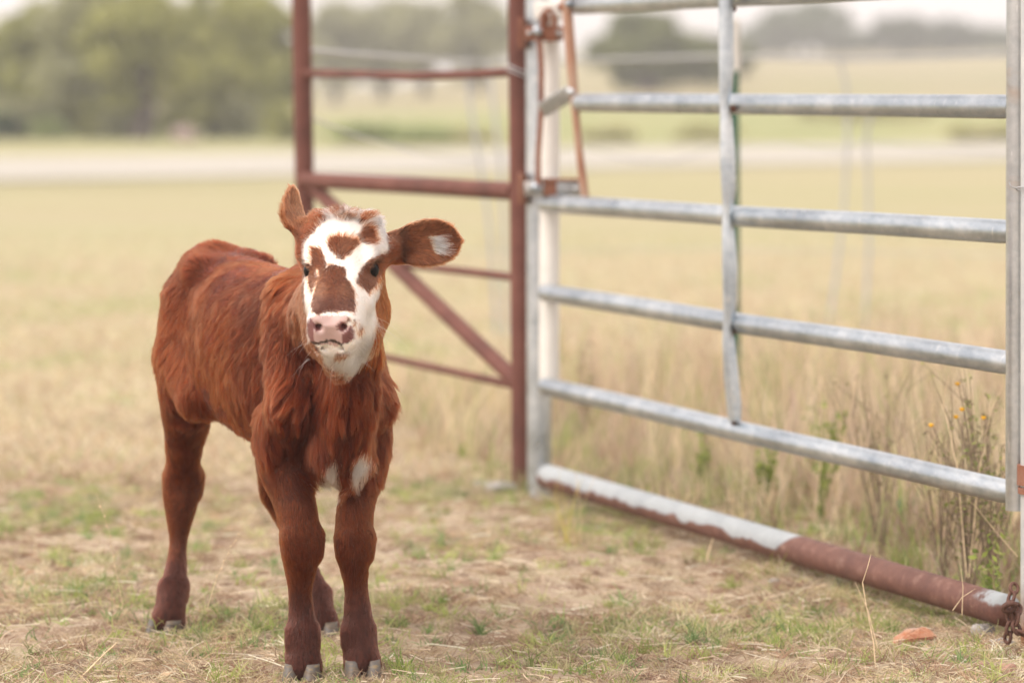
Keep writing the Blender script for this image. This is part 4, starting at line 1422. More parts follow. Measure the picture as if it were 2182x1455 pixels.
# hinges and the lever bar
gx = (GR - GL); gx.z = 0; gx.normalize()
gz = Vector((0, 0, 1)); gn = gx.cross(gz).normalized()
X_, Y_, Z_ = Vector((1, 0, 0)), Vector((0, 1, 0)), Vector((0, 0, 1))
for (py, bolt, xe, cen) in ((72, (1145, 67), 1200, 1158), (402, (1142, 400), 1245, 1180)):
    c = at(1109, py, 8.99)
    mb = MB(); mb.box(c, X_, Y_, Z_, 0.0065, 0.05, 0.040, 0.003)
    mb.build('hinge_plate', RUSTO, gate)
    mb = MB()
    x0, x1 = at(1118, py, 8.86), at(xe, py, 8.86)
    mb.box((x0 + x1) / 2, X_, Y_, Z_, (x1.x - x0.x) / 2, 0.010, 0.0185, 0.003)
    mb.build('hinge_strap', RUSTO if py < 100 else GALV2, gate)
    mb = MB()
    a, b = at(1158, py, 8.845), at(1186, py, 8.845)
    mb.box((a + b) / 2, X_, Y_, Z_, (b.x - a.x) / 2, 0.006, 0.0205, 0.002)
    mb.build('hinge_clamp', RUSTO, gate)
    mb = MB(); mb.ball(at(bolt[0], bolt[1], 8.83), 0.0125, 16, (1, .7, 1.1))
    mb.tube([at(bolt[0], bolt[1], 8.86), at(bolt[0], bolt[1], 8.83)], 0.009, 6)
    mb.build('bolt', GALV, gate)
mb = MB()
x0, x1 = at(1150, 385, 8.85), at(1246, 381, 8.84)
mb.box((x0 + x1) / 2, X_, Y_, Z_, (x1.x - x0.x) / 2, 0.012, 0.0035, 0.001)
mb.build('hinge_edge', RUSTO, gate)
pipe([at(1150, 86, 8.83), at(1154, 150, 8.83), at(1153, 240, 8.83), at(1147, 330, 8.83), at(1147, 396, 8.83)], 0.0072, 'hinge_rod', RUSTO, gate, 10)
lv = [(1206, -40, .9), (1209, 20, .95), (1214, 90, 1.0), (1222, 190, .9), (1226, 235, .75), (1234, 320, .72), (1243, 390, .8), (1247, 424, .8)]
mb = MB(); mb.tube([at(x, y, 8.72) for x, y, k in lv], [0.0135 * k for _, _, k in lv], 10, squash=[(1, .7)] * len(lv), ref=Y_)
mb.build('lever', mk_rust('pale_rust', (0.30, 0.13, 0.075), (0.45, 0.26, 0.17), (0.52, 0.38, 0.28)), gate)
a, b = at(1160, 232, 8.80), at(1216, 198, 8.74)
ax = (b - a).normalized(); ay = ax.cross(Y_).normalized()
mb = MB(); mb.box((a + b) / 2, ax, Y_, ay, (b - a).length / 2 + 0.012, 0.006, 0.0205, 0.003)
mb.build('hinge_link', mk_galv('dull_galvanised', 0.85, 0.1, 0.2), gate)
for q, r in (((1217, 196, 8.72), 0.012), ((1211, 8, 8.70), 0.010)):
    mb = MB(); mb.ball(at(*q), r, 14); mb.build('bolt', GALV, gate)
mb = MB(); mb.box(at(1168, 24, 8.86), X_, Y_, Z_, 0.036, 0.012, 0.024, 0.008); mb.build('hinge_cap', WHITEP, gate)
for q, r, sc in (((1197, 16, 8.80), 0.012, (1, 1, 1)), ((1163, 40, 8.835), 0.010, (1, 1, 1.9))):
    mb = MB(); mb.ball(at(*q), r, 14, sc); mb.build('bolt', RUSTO, gate)

pipe([at(1156, 62, 8.80), at(1156, 34, 8.80), at(1164, 22, 8.80), at(1174, 22, 8.80), at(1181, 34, 8.80), at(1182, 62, 8.80)], 0.0066, 'latch_loop', RUSTO, gate, 8)
for y0, y1 in ((44, 104), (374, 434)):
    pipe([at(1119, y0, 8.93), at(1119, y1, 8.93)], 0.0062, 'hinge_pin', RUSTD, gate, 12)
for q in ((1190, 72, 8.84), (1226, 403, 8.83), (1128, 72, 8.85), (1128, 402, 8.85)):
    mb = MB(); mb.ball(at(*q), 0.0075, 10, (1, .7, 1)); mb.build('bolt', GALV2, gate)
gp = empty('hinge_post', (at(1148, 900, 8.99).x, 8.99, 0), 'pale galvanised gate post standing against the rusty pipe post', 'post')
post(at(1149, 960, 8.985), at(1146, -60, 8.985), 0.0322, 'pipe', mk_galv('pale_galvanised', 1.45, 0.15, 0.02), gp)

lp = empty('latch_post', (at(2207, 1200, 6.47).x, 6.47, 0), 'grey galvanised pipe post cut by the right edge, rusty at its foot', 'post')
def mk_latch():
    m, nt, out = new_mat('galvanised_rusting_foot')
    tc = objco(nt)
    sx = N(nt, 'ShaderNodeSeparateXYZ'); nt.links.new(tc, sx.inputs[0])
    n1 = noise_tex(nt, tc, 14, 5, 0.65)
    g = ramp(nt, n1, [(0.3, (0.42, 0.44, 0.46)), (0.7, (0.60, 0.60, 0.58))])
    ad = N(nt, 'ShaderNodeMath', operation='MULTIPLY_ADD'); nt.links.new(n1, ad.inputs[0]); ad.inputs[1].default_value = 0.12; nt.links.new(sx.outputs['Z'], ad.inputs[2])
    f = ramp(nt, ad.outputs[0], [(0.10, (1, 1, 1)), (0.20, (0, 0, 0))])
    c = mixc(nt, f, g, (0.26, 0.12, 0.06))
    principled(nt, out, c, 0.5, 0.35, 0.5, n1, 0.3, 0.002)
    return m
post(at(2208, 1300, 6.47), at(2209, -60, 6.47), 0.0300, 'pipe', mk_latch(), lp)
mb = MB()
c = at(2208, 1018, 6.47)
for dz, h in ((0.006, 0.019), (-0.0235, 0.006)):
    cc = Vector((c.x, c.y, c.z + dz))
    mb.tube([cc - Z_ * h, cc + Z_ * h], 0.0365 if h > .01 else 0.0345, 28)
mb.build('clamp', RUSTO, lp)
mb = MB(); c = at(2204, 402, 6.47)
mb.tube([(c.x + math.cos(a) * 0.034, c.y + math.sin(a) * 0.034, c.z + 0.004 * math.sin(a * 2)) for a in np.linspace(0, 6.28, 24)], 0.0016, 6, caps=False)
mb.tube([(c.x - 0.034, c.y - 0.004, c.z), (c.x - 0.046, c.y - 0.01, c.z + 0.004), (c.x - 0.049, c.y - 0.008, c.z + 0.012)], 0.0016, 6)
mb.build('wire_tie', WIRE, lp)

# ================================================================== SILL PIPE, half painted white
def mk_sill():
    m, nt, out = new_mat('half_painted_pipe')
    a = N(nt, 'ShaderNodeAttribute', attribute_name='sill')      # x along the pipe 0..1, y height on the pipe -1..1
    sx = N(nt, 'ShaderNodeSeparateXYZ'); nt.links.new(a.outputs['Vector'], sx.inputs[0])
    tc = objco(nt)
    n1 = noise_tex(nt, tc, 9, 5, 0.6); n2 = noise_tex(nt, tc, 170, 3, 0.7); n3 = noise_tex(nt, tc, 4.6, 7, 0.66)
    rust = mixc(nt, 0.30, ramp(nt, n1, [(0.3, (0.085, 0.032, 0.024)), (0.5, (0.13, 0.052, 0.037)), (0.75, (0.19, 0.085, 0.06))]), ramp(nt, n2, [(0.35, (0.07, 0.026, 0.02)), (0.65, (0.22, 0.105, 0.07))]))
    n6 = noise_tex(nt, tc, 38, 5, 0.7); n7 = noise_tex(nt, mapping(nt, tc, (40, 40, 40)), 1.0, 2, 0.5)
    rust = mixc(nt, 0.45, rust, ramp(nt, n6, [(0.36, (0.075, 0.035, 0.03)), (0.55, (0.15, 0.07, 0.052)), (0.68, (0.30, 0.19, 0.15))]))
    rust = mixc(nt, ramp(nt, n7, [(0.72, (0, 0, 0)), (0.76, (.6, .6, .6))]), rust, (0.42, 0.30, 0.20))
    white = ramp(nt, n1, [(0.3, (0.26, 0.285, 0.30)), (0.7, (0.37, 0.395, 0.405))])
    # paint covers the upper side up to a slanted end, with a ragged lower edge
    def ma(op, x, y):
        q = N(nt, 'ShaderNodeMath', operation=op)
        for i, v in enumerate((x, y)):
            if isinstance(v, (int, float)): q.inputs[i].default_value = v
            else: nt.links.new(v, q.inputs[i])
        return q.outputs[0]
    low = ma('SUBTRACT', sx.outputs['Y'], ma('MULTIPLY', ma('SUBTRACT', n3, 0.50), 3.0))
    up = ramp(nt, ma('ADD', low, 0.55), [(0.66, (0, 0, 0)), (0.72, (1, 1, 1))])
    end = ma('ADD', ma('MULTIPLY', sx.outputs['Y'], -0.022), sx.outputs['X'])
    ef = ramp(nt, end, [(0.598, (1, 1, 1)), (0.602, (0, 0, 0))])
    tip = ma('ADD', ma('MULTIPLY', ma('SUBTRACT', n6, 0.5), 0.10), sx.outputs['X'])
    tf = ramp(nt, tip, [(0.966, (0, 0, 0)), (0.984, (1, 1, 1))])
    tf = mixc(nt, 1.0, tf, ramp(nt, ma('SUBTRACT', sx.outputs['Y'], ma('MULTIPLY', ma('SUBTRACT', n6, 0.5), 0.9)), [(0.36, (0, 0, 0)), (0.55, (1, 1, 1))]), 'MULTIPLY')
    ff = mixc(nt, 1.0, mixc(nt, 1.0, up, ef, 'MULTIPLY'), tf, 'LIGHTEN')
    white = mixc(nt, ramp(nt, n6, [(0.60, (0, 0, 0)), (0.72, (.45, .45, .45))]), white, (0.30, 0.22, 0.17))
    c = mixc(nt, ff, rust, white)
    principled(nt, out, c, 0.68, 0, 0.4, n2, 0.45, 0.0015)
    return m
sa, sb = at(1166, 1015, 8.92), at(2146, 1301, 6.60)
n_s, seg = 60, 28
V, F, A = [], [], []
d = (sb - sa).normalized(); fa, fb = frame_of(d)
for i in range(n_s + 1):
    p = sa.lerp(sb, i / n_s)
    for k in range(seg):
        t = 2 * math.pi * k / seg
        V.append(p + (fa * math.cos(t) + fb * math.sin(t)) * 0.0318); A.append((i / n_s, (fa * math.cos(t) + fb * math.sin(t)).dot(fb), 0))
for i in range(n_s):
    for k in range(seg):
        k2 = (k + 1) % seg
        F.append((i * seg + k, i * seg + k2, (i + 1) * seg + k2, (i + 1) * seg + k))
F.append(tuple(range(seg))[::-1]); F.append(tuple(n_s * seg + k for k in range(seg)))
sill = mesh_obj('sill_pipe', V, F, mk_sill())
tag(sill, 'thick rusty pipe lying under the gate, its far half painted white on top', 'pipe')
_a = sill.data.attributes.new('sill', 'FLOAT_VECTOR', 'POINT'); _a.data.foreach_set('vector', np.array(A, np.float32).ravel())

# ================================================================== CHAIN hanging at the latch post
ch = []
cp = [at(2164, 1243, 6.44), at(2158, 1262, 6.42), at(2152, 1284, 6.41), at(2150, 1304, 6.41), at(2154, 1326, 6.41), at(2150, 1348, 6.41), at(2145, 1366, 6.42)]
cp2 = [at(2170, 1285, 6.42), at(2166, 1308, 6.40), at(2162, 1330, 6.40), at(2170, 1345, 6.40), at(2184, 1352, 6.40)]
chain = empty('chain', (cp[0].x, cp[0].y, 0), 'dark rusty chain hanging at the foot of the right hand post', 'chain')
for path in (cp, cp2):
    for i, (p, q) in enumerate(zip(path[:-1], path[1:])):
        u = (q - p).normalized(); w0 = Vector((0.8, 0.6, 0)) if i % 2 == 0 else Vector((0.5, -0.85, 0.1))
        w = (w0 - u * w0.dot(u)).normalized()
        mb = MB(); mb.torus((p + q) / 2, u, w, 0.0078, 0.0034, 0.0042)
        mb.build('link', RUSTD, chain)
mb = MB(); mb.torus(at(2151, 1293, 6.395), Vector((1, 0, .1)).normalized(), Vector((0.1, -.5, .85)).normalized(), 0.0085, 0.005, 0.003); mb.build('knot', RUSTD, chain)

# ================================================================== STEEL PICKET, WIRE FENCE
pk = empty('steel_picket', ground_at(1566, 900), 'dark green steel picket with a white top behind the gate strap', 'post')
def picket(y0, y1, name, mat, w):
    a, b = at(1566, y0, 10.9), at(1563, y1, 10.9)
    if y0 > 500: a.z = -0.1
    V, F = [], []
    prof = [(-w, .004), (-w, -.004), (-.004, -.004), (-.004, -w * 1.2), (.004, -w * 1.2), (.004, -.004), (w, -.004), (w, .004)]
    for p in (a, b):
        for x, y in prof: V.append((p.x + x, p.y + y, p.z))
    n = len(prof)
    for k in range(n): F.append((k, (k + 1) % n, n + (k + 1) % n, n + k))
    F.append(tuple(range(n))[::-1]); F.append(tuple(range(n, 2 * n)))
    mesh_obj(name, V, F, mat, pk, smooth=False)
picket(900, 152, 'shaft', GREENP, 0.017)
picket(151.5, 40, 'white_top', WHITEP, 0.0185)

wf = empty('wire_fence', (at(1000, 700, 15).x, 15, 0), 'thin slack wire fence with leaning wire stays behind the gate', 'fence')
def wire(pts, r=0.0042):
    pts = [at(*p) for p in pts]
    mb = MB(); mb.tube(pts, r, 6); mb.build('wire', WIRE, wf)
wire([(655, 108, 10.6), (870, 124, 12.5), (1080, 138, 15), (1230, 130, 15.2), (1535, 121, 15), (1800, 128, 15), (2160, 118, 15)], 0.0085)
wire([(655, 250, 10.6), (780, 296, 12), (900, 326, 13.6), (1000, 342, 15), (1080, 332, 15), (1250, 316, 15), (1340, 340, 15), (1430, 348, 15), (1520, 316, 15), (1660, 305, 15), (1790, 320, 15), (1850, 305, 15), (2170, 330, 15)], 0.0040)
wire([(655, 540, 10.6), (1000, 536, 15), (1500, 530, 15), (2170, 545, 15)], 0.0025)
for pts in ([(992, 125), (1003, 230), (1018, 330), (1040, 460), (1052, 600), (1058, 720)], [(1040, 140), (1052, 230), (1064, 330), (1072, 460), (1078, 720)],
            [(1790, 130), (1803, 180), (1806, 300), (1798, 450), (1780, 600), (1764, 700)], [(1862, 215), (1846, 290), (1850, 400), (1852, 520), (1845, 650), (1842, 700)]):
    mb = MB(); mb.tube([at(x, y, 15) for x, y in pts], 0.0085, 6); mb.build('stay', WIRE, wf)

# ================================================================== STONES
def mk_stone(name, a, b_, c_):
    m, nt, out = new_mat(name)
    tc = objco(nt)
    n1 = noise_tex(nt, tc, 26, 6, 0.7); n2 = noise_tex(nt, tc, 120, 4, 0.7)
    c = mixc(nt, 0.25, ramp(nt, n1, [(0.32, a), (0.5, b_), (0.66, c_)]), ramp(nt, n2, [(0.35, (0.12, 0.09, 0.075)), (0.65, (0.5, 0.43, 0.37))]))
    principled(nt, out, c, 0.85, 0, 0.25, n1, 0.6, 0.006)
    return m
ST_OR = mk_stone('orange_stone', (0.40, 0.11, 0.04), (0.46, 0.20, 0.10), (0.40, 0.31, 0.25))
ST_GR = mk_stone('grey_stone', (0.19, 0.18, 0.165), (0.28, 0.27, 0.255), (0.37, 0.36, 0.34))
ST_PK = mk_stone('pink_stone', (0.28, 0.13, 0.085), (0.36, 0.19, 0.13), (0.40, 0.26, 0.19))
def stone(px, py, w, h, dep, mat, label, seed, yaw=0, tilt=0):
    p = ground_at(px, py)
    r = random.Random(seed)
    bm = bmesh.new()
    for k in range(16):
        v = Vector((r.gauss(0, 1), r.gauss(0, 1), r.gauss(0, 1))).normalized()
        bm.verts.new((v.x * w, v.y * dep, max(-0.6, v.z) * h))
    res = bmesh.ops.convex_hull(bm, input=list(bm.verts))
    loose = [v for v in bm.verts if not v.link_faces]
    bmesh.ops.delete(bm, geom=loose, context='VERTS')
    bmesh.ops.bevel(bm, geom=list(bm.edges), offset=min(w, h) * 0.10, segments=2, affect='EDGES')
    bmesh.ops.triangulate(bm, faces=list(bm.faces))
    bmesh.ops.subdivide_edges(bm, edges=list(bm.edges), cuts=1)
    co = np.array([v.co[:] for v in bm.verts])
    nz = (fbm(co + seed, 60, 3, seed) - .5) * 0.010
    for v, q in zip(bm.verts, nz):
        v.co += v.co.normalized() * q * min(1, w / 0.04)
    M = Matrix.Rotation(yaw, 3, 'Z') @ Matrix.Rotation(tilt, 3, 'Y')
    bm.verts.index_update()
    V = [tuple(M @ v.co + Vector((p.x, p.y, float(terrain([p.x], [p.y])[0]) + h * 0.35))) for v in bm.verts]
    F = [tuple(v.index for v in f.verts) for f in bm.faces]
    bm.free()
    o = mesh_obj('stone', V, F, mat, None, smooth=False)
    return tag(o, label, 'stone')
stone(1945, 1370, 0.052, 0.024, 0.038, ST_OR, 'flat orange and grey stone in front of the rusty pipe end', 5, 0.2, -0.22)
stone(2098, 1362, 0.036, 0.024, 0.03, ST_GR, 'pale grey stone under the end of the rusty pipe beside the chain', 9, 0.4)
stone(2128, 1384, 0.036, 0.012, 0.03, ST_GR, 'low grey stone at the foot of the right hand post', 12, 0.1)
stone(2150, 1446, 0.024, 0.015, 0.02, ST_PK, 'small reddish stone in the bottom right corner', 15)
stone(2086, 1434, 0.014, 0.007, 0.012, ST_PK, 'pebble left of the small reddish corner stone', 19)
stone(1062, 1046, 0.060, 0.026, 0.07, ST_GR, 'grey stone at the foot of the rusty hinge post', 22, 0.3)
stone(1030, 1036, 0.034, 0.016, 0.04, ST_GR, 'smaller grey stone left of the one at the rusty hinge post', 25, 0.3)
stone(1648, 1246, 0.014, 0.008, 0.014, ST_GR, 'tiny pale stone lying under the middle of the rusty pipe', 29)
stone(398, 302, 0.40, 0.27, 0.4, mk_stone('mauve_stone', (0.22, 0.15, 0.15), (0.30, 0.21, 0.20), (0.36, 0.27, 0.25)), 'pinkish boulder on the far side of the road under the oaks', 33)

# ================================================================== GRASS
def mk_grass():
    m, nt, out = new_mat('grass_blade')
    a = N(nt, 'ShaderNodeAttribute', attribute_name='tint')
    d = N(nt, 'ShaderNodeBsdfDiffuse'); t = N(nt, 'ShaderNodeBsdfTranslucent')
    nt.links.new(a.outputs['Color'], d.inputs['Color']); nt.links.new(a.outputs['Color'], t.inputs['Color'])
    mx = N(nt, 'ShaderNodeMixShader'); mx.inputs[0].default_value = 0.40
    nt.links.new(d.outputs[0], mx.inputs[1]); nt.links.new(t.outputs[0], mx.inputs[2])
    nt.links.new(mx.outputs[0], out.inputs['Surface'])
    return m
GRASS = mk_grass()
STRAW = np.array([(0.66, 0.54, 0.38), (0.60, 0.47, 0.32), (0.78, 0.69, 0.52), (0.46, 0.32, 0.22), (0.32, 0.20, 0.14), (0.60, 0.52, 0.31), (0.72, 0.62, 0.44), (0.50, 0.40, 0.31)])
GREEN = np.array([(0.36, 0.42, 0.13), (0.28, 0.37, 0.12), (0.44, 0.48, 0.18), (0.50, 0.50, 0.25), (0.24, 0.34, 0.14), (0.54, 0.50, 0.30)])
WEED = np.array([(0.60, 0.47, 0.33), (0.46, 0.34, 0.25), (0.70, 0.58, 0.41), (0.36, 0.25, 0.19), (0.64, 0.53, 0.33), (0.54, 0.42, 0.34), (0.74, 0.64, 0.46)])

def blades(P, L, dirs, bend, k, r0, cols, name, kind='stuff', tipk=0.25, parent=None):
    n = len(P)
    ts = np.linspace(0, 1, k)
    Q = np.zeros((n, k, 3))
    side = rng.normal(0, 1, (n, 3)); side[:, 2] = 0
    for i, t in enumerate(ts):
        Q[:, i] = P + L[:, None] * (dirs * t + bend * t * t) + side * (L * 0.035 * math.sin(t * 3.14))[:, None]
    o = strands(name, Q, GRASS, r0, r0 * tipk, cols, parent)
    if kind: o['kind'] = kind
    return o

def scatter(n, y0, y1, margin=0.35, pw=1.0):
    y = y0 + (y1 - y0) * rng.random(n) ** pw
    hw = 1091 / FPX * y + margin
    x = (rng.random(n) * 2 - 1) * hw
    return x, y
def scatter_wide(n, y0, y1):
    """As scatter(), plus a thinner apron of turf all round for anyone who steps aside."""
    x, y = scatter(n, y0, y1, 0.25)
    m = int(n * 0.55)
    x2 = rng.random(m) * 6.4 - 3.2; y2 = 4.3 + rng.random(m) * (y1 + 0.4 - 4.3)
    out = (np.abs(x2) > 1091 / FPX * y2 + 0.25) | (y2 < y0)
    return np.concatenate([x, x2[out]]), np.concatenate([y, y2[out]])

def gate_side(x, y):
    """> 0 behind the gate line, in metres."""
    ax, ay = GL.x, GL.y
    dx, dy = gx.x, gx.y
    return (x - ax) * (-dy) + (y - ay) * dx

def lean(n, elev_lo, elev_hi):
    az = rng.random(n) * 6.283
    el = np.radians(elev_lo + (elev_hi - elev_lo) * rng.random(n))
    return np.stack([np.cos(az) * np.cos(el), np.sin(az) * np.cos(el), np.sin(el)], 1)

def pick(pal, n):
    return pal[rng.integers(0, len(pal), n)] * (0.75 + 0.5 * rng.random(n))[:, None]

def green_map(x, y):
    p = np.stack([x, y * 0.8, x * 0], 1)
    return fbm(p, 2.6, 3, 90) * 0.6 + fbm(p, 9, 2, 95) * 0.4
def bare_map(x, y):
    p = np.stack([x, y, x * 0], 1)
    b = fbm(p, 2.2, 3, 120)
    g = gate_side(x, y)
    return b + 0.16 * np.exp(-((g + 0.55) / 0.45) ** 2)      # worn strip in front of the gate

def tussocks(nt, y0, y1, keepf, per, sig):
    """Clumped roots: small tufts with bare gaps between them."""
    x, y = scatter_wide(nt, y0, y1)
    k = rng.random(len(x)) < keepf(x, y)
    x, y = x[k], y[k]
    m = rng.integers(max(2, per // 3), per * 2, len(x))
    idx = np.repeat(np.arange(len(x)), m)
    n = len(idx)
    sg = (sig * (0.5 + rng.random(len(x))))[idx]
    return idx, x[idx] + rng.normal(0, 1, n) * sg, y[idx] + rng.normal(0, 1, n) * sg * 1.3, len(x)

# dry thatch lying on the ground
idx, x, y, nc = tussocks(22000, 5.75, 9.6, lambda x, y: np.clip(1.5 - (bare_map(x, y) - 0.42) * 5.0, 0.25, 1), 11, 0.014)
n = len(x)
P = np.stack([x, y, terrain(x, y) - 0.002 + 0.004 * rng.random(n)], 1)
L = (0.018 + 0.028 * rng.random(nc) ** 1.8)[idx] * (0.6 + 0.8 * rng.random(n))
caz = (rng.random(nc) * 6.283)[idx] + rng.normal(0, 0.7, n)
cel = np.radians((8 + 46 * rng.random(nc) ** 1.4)[idx] + rng.normal(0, 9, n))
D = np.stack([np.cos(caz) * np.cos(cel), np.sin(caz) * np.cos(cel), np.abs(np.sin(cel))], 1)
bend = np.stack([rng.normal(0, .2, n), rng.normal(0, .2, n), -0.15 - 0.25 * rng.random(n)], 1)
br = np.clip((bare_map(x, y) - 0.46) * 5, 0, 1)[:, None]
cols = pick(STRAW, nc)[idx] * (0.62 + 0.65 * rng.random(n))[:, None]
cols = cols * (1 - 0.40 * br) + np.array([0.27, 0.17, 0.125]) * 0.40 * br
blades(P, L, D, bend, 4, 0.00065 + 0.0006 * rng.random(n) ** 1.5, np.clip(cols, 0.02, .85), 'dry_grass')

# loose pale straws
x, y = scatter(2600, 5.75, 9.0)
n = len(x)
P = np.stack([x, y, terrain(x, y) + 0.004 + 0.008 * rng.random(n)], 1)
D = lean(n, -4, 16)
L = 0.02 + 0.055 * rng.random(n) ** 1.8
bend = np.stack([rng.normal(0, .22, n), rng.normal(0, .22, n), -0.10 * rng.random(n)], 1)
blades(P, L, D, bend, 5, 0.0008 + 0.0006 * rng.random(n), np.clip(pick(np.array([(0.76, 0.66, 0.50), (0.68, 0.56, 0.42), (0.80, 0.72, 0.58)]), n), 0, .88), 'loose_straw', tipk=0.6)

# short living grass in patches
idx, x, y, nc = tussocks(14000, 5.75, 9.6, lambda x, y: np.clip((green_map(x, y) - 0.455) * 3.6, 0.12, 0.85) * np.clip(1.35 - (bare_map(x, y) - 0.42) * 4, 0.15, 1), 13, 0.012)
n = len(x)
P = np.stack([x, y, terrain(x, y) - 0.002], 1)
L = (0.014 + 0.028 * rng.random(nc) ** 1.5)[idx] * (0.6 + 0.8 * rng.random(n))
D = lean(n, 22, 85)
bend = np.stack([rng.normal(0, .25, n), rng.normal(0, .25, n), -0.25 * rng.random(n)], 1)
cols = pick(GREEN, nc)[idx] * (0.7 + 0.5 * rng.random(n))[:, None]
blades(P, L, D, bend, 4, 0.0009 + 0.0008 * rng.random(n), np.clip(cols, 0.02, .8), 'green_grass')

# middle distance sward, thinning out with distance
x, y = scatter(130000, 9.3, 26, 1.0, 1.15)
keep = rng.random(len(x)) < np.clip((27 - y) / 13, 0, 1)
x, y = x[keep], y[keep]
n = len(x)
gm = green_map(x * 0.6, y * 0.5)
P = np.stack([x, y, terrain(x, y) - 0.003], 1)
L = 0.03 + 0.055 * rng.random(n) ** 1.5
D = lean(n, 10, 70)
bend = np.stack([rng.normal(0, .2, n), rng.normal(0, .2, n), -0.3 * rng.random(n)], 1)
isg = rng.random(n) < np.clip((gm - 0.52) * 5, 0.04, 0.7)
cols = np.where(isg[:, None], pick(GREEN, n) * 1.0, pick(STRAW, n) * 0.98)
blades(P, L, D, bend, 3, 0.0011 + 0.0012 * rng.random(n), np.clip(cols, 0, .85), 'pasture_grass')

# tall dead stand behind the gate
def stand(nc, per, ylo, yhi, cond, h0, h1, name, pal=WEED, gfrac=0.10):
    cx, cy = scatter(nc * 4, ylo, yhi, 0.5)
    ok = cond(cx, cy)
    cx, cy = cx[ok][:nc], cy[ok][:nc]
    idx = np.repeat(np.arange(len(cx)), per)
    n = len(idx)
    px_ = cx[idx] + rng.normal(0, 0.025, n); py_ = cy[idx] + rng.normal(0, 0.025, n)
    P = np.stack([px_, py_, terrain(px_, py_) - 0.004], 1)
    hh = (h0 + (h1 - h0) * rng.random(len(cx)))[idx]
    L = hh * (0.35 + 0.75 * rng.random(n))
    D = lean(n, 62, 89)
    bend = np.stack([rng.normal(0, .13, n), rng.normal(0, .13, n), -0.10 * rng.random(n)], 1)
    tone = pick(pal, len(cx))[idx] * (0.8 + 0.4 * rng.random(n))[:, None]
    isg = (rng.random(len(cx)) < gfrac)[idx]
    cols = np.where(isg[:, None], pick(GREEN, n), tone)
    blades(P, L, D, bend, 5, 0.0009 + 0.0011 * rng.random(n), cols, name, tipk=0.5)
stand(760, 11, 7.4, 12.8, lambda x, y: (gate_side(x, y) > 0.45) & (x > 0.05) & (rng.random(len(x)) < np.clip(0.22 + x * 0.9, 0, 1)), 0.14, 0.40, 'tall_dry_grass', gfrac=0.16)
stand(620, 14, 7.0, 11.5, lambda x, y: (gate_side(x, y) > 0.10) & (x > 0.05), 0.05, 0.16, 'short_dry_weeds', gfrac=0.38)
stand(300, 10, 9.0, 12.5, lambda x, y: (gate_side(x, y) > 0.1) & (x > -0.45) & (x < 0.2), 0.08, 0.26, 'dry_weeds')

# trampled litter pressed up round the hooves
hx, hy = [], []
for lg, k in ((FR, 150), (FL, 150), (HR, 120), (HL, 120)):
    c = lg[-1][0]
    a = rng.random(k) * 6.283
    r = 0.048 + 0.022 * rng.random(k)
    hx.append(c[0] + np.cos(a) * r * 0.92); hy.append(c[1] - 0.008 + np.sin(a) * r)
x = np.concatenate(hx); y = np.concatenate(hy); n = len(x)
P = np.stack([x, y, terrain(x, y) - 0.002], 1)
D = lean(n, 15, 80)
bend = np.stack([rng.normal(0, .3, n), rng.normal(0, .3, n), -0.3 * rng.random(n)], 1)
cols = np.where((rng.random(n) < 0.35)[:, None], pick(GREEN, n), pick(STRAW, n))
blades(P, 0.012 + 0.020 * rng.random(n), D, bend, 4, 0.0007 + 0.0006 * rng.random(n), np.clip(cols, 0.02, .8), 'hoof_litter')

# ================================================================== SINGLE PLANTS AND LITTER
def tint_mesh(name, V, F, cols, parent):
    o = fast_mesh(name, V, F, GRASS, parent, smooth=False)
    set_color_attr(o.data, 'tint', cols)
    return o
def mk_plain(name, col, rough=0.8):
    m, nt, out = new_mat(name)
    n = noise_tex(nt, objco(nt), 80, 3, 0.6)
    c = ramp(nt, n, [(0.3, tuple(0.7 * v for v in col)), (0.7, tuple(min(1, 1.25 * v) for v in col))])
    principled(nt, out, c, rough, 0, 0.3)
    return m
STEM_DRY = mk_plain('dry_stem', (0.50, 0.38, 0.24)); STEM_DARK = mk_plain('dark_stem', (0.25, 0.19, 0.13)); STEM_GREEN = mk_plain('green_stem', (0.26, 0.28, 0.11))
PETAL = mk_plain('orange_petals', (0.80, 0.43, 0.02)); STALK = mk_plain('pale_stalk', (0.66, 0.52, 0.34))

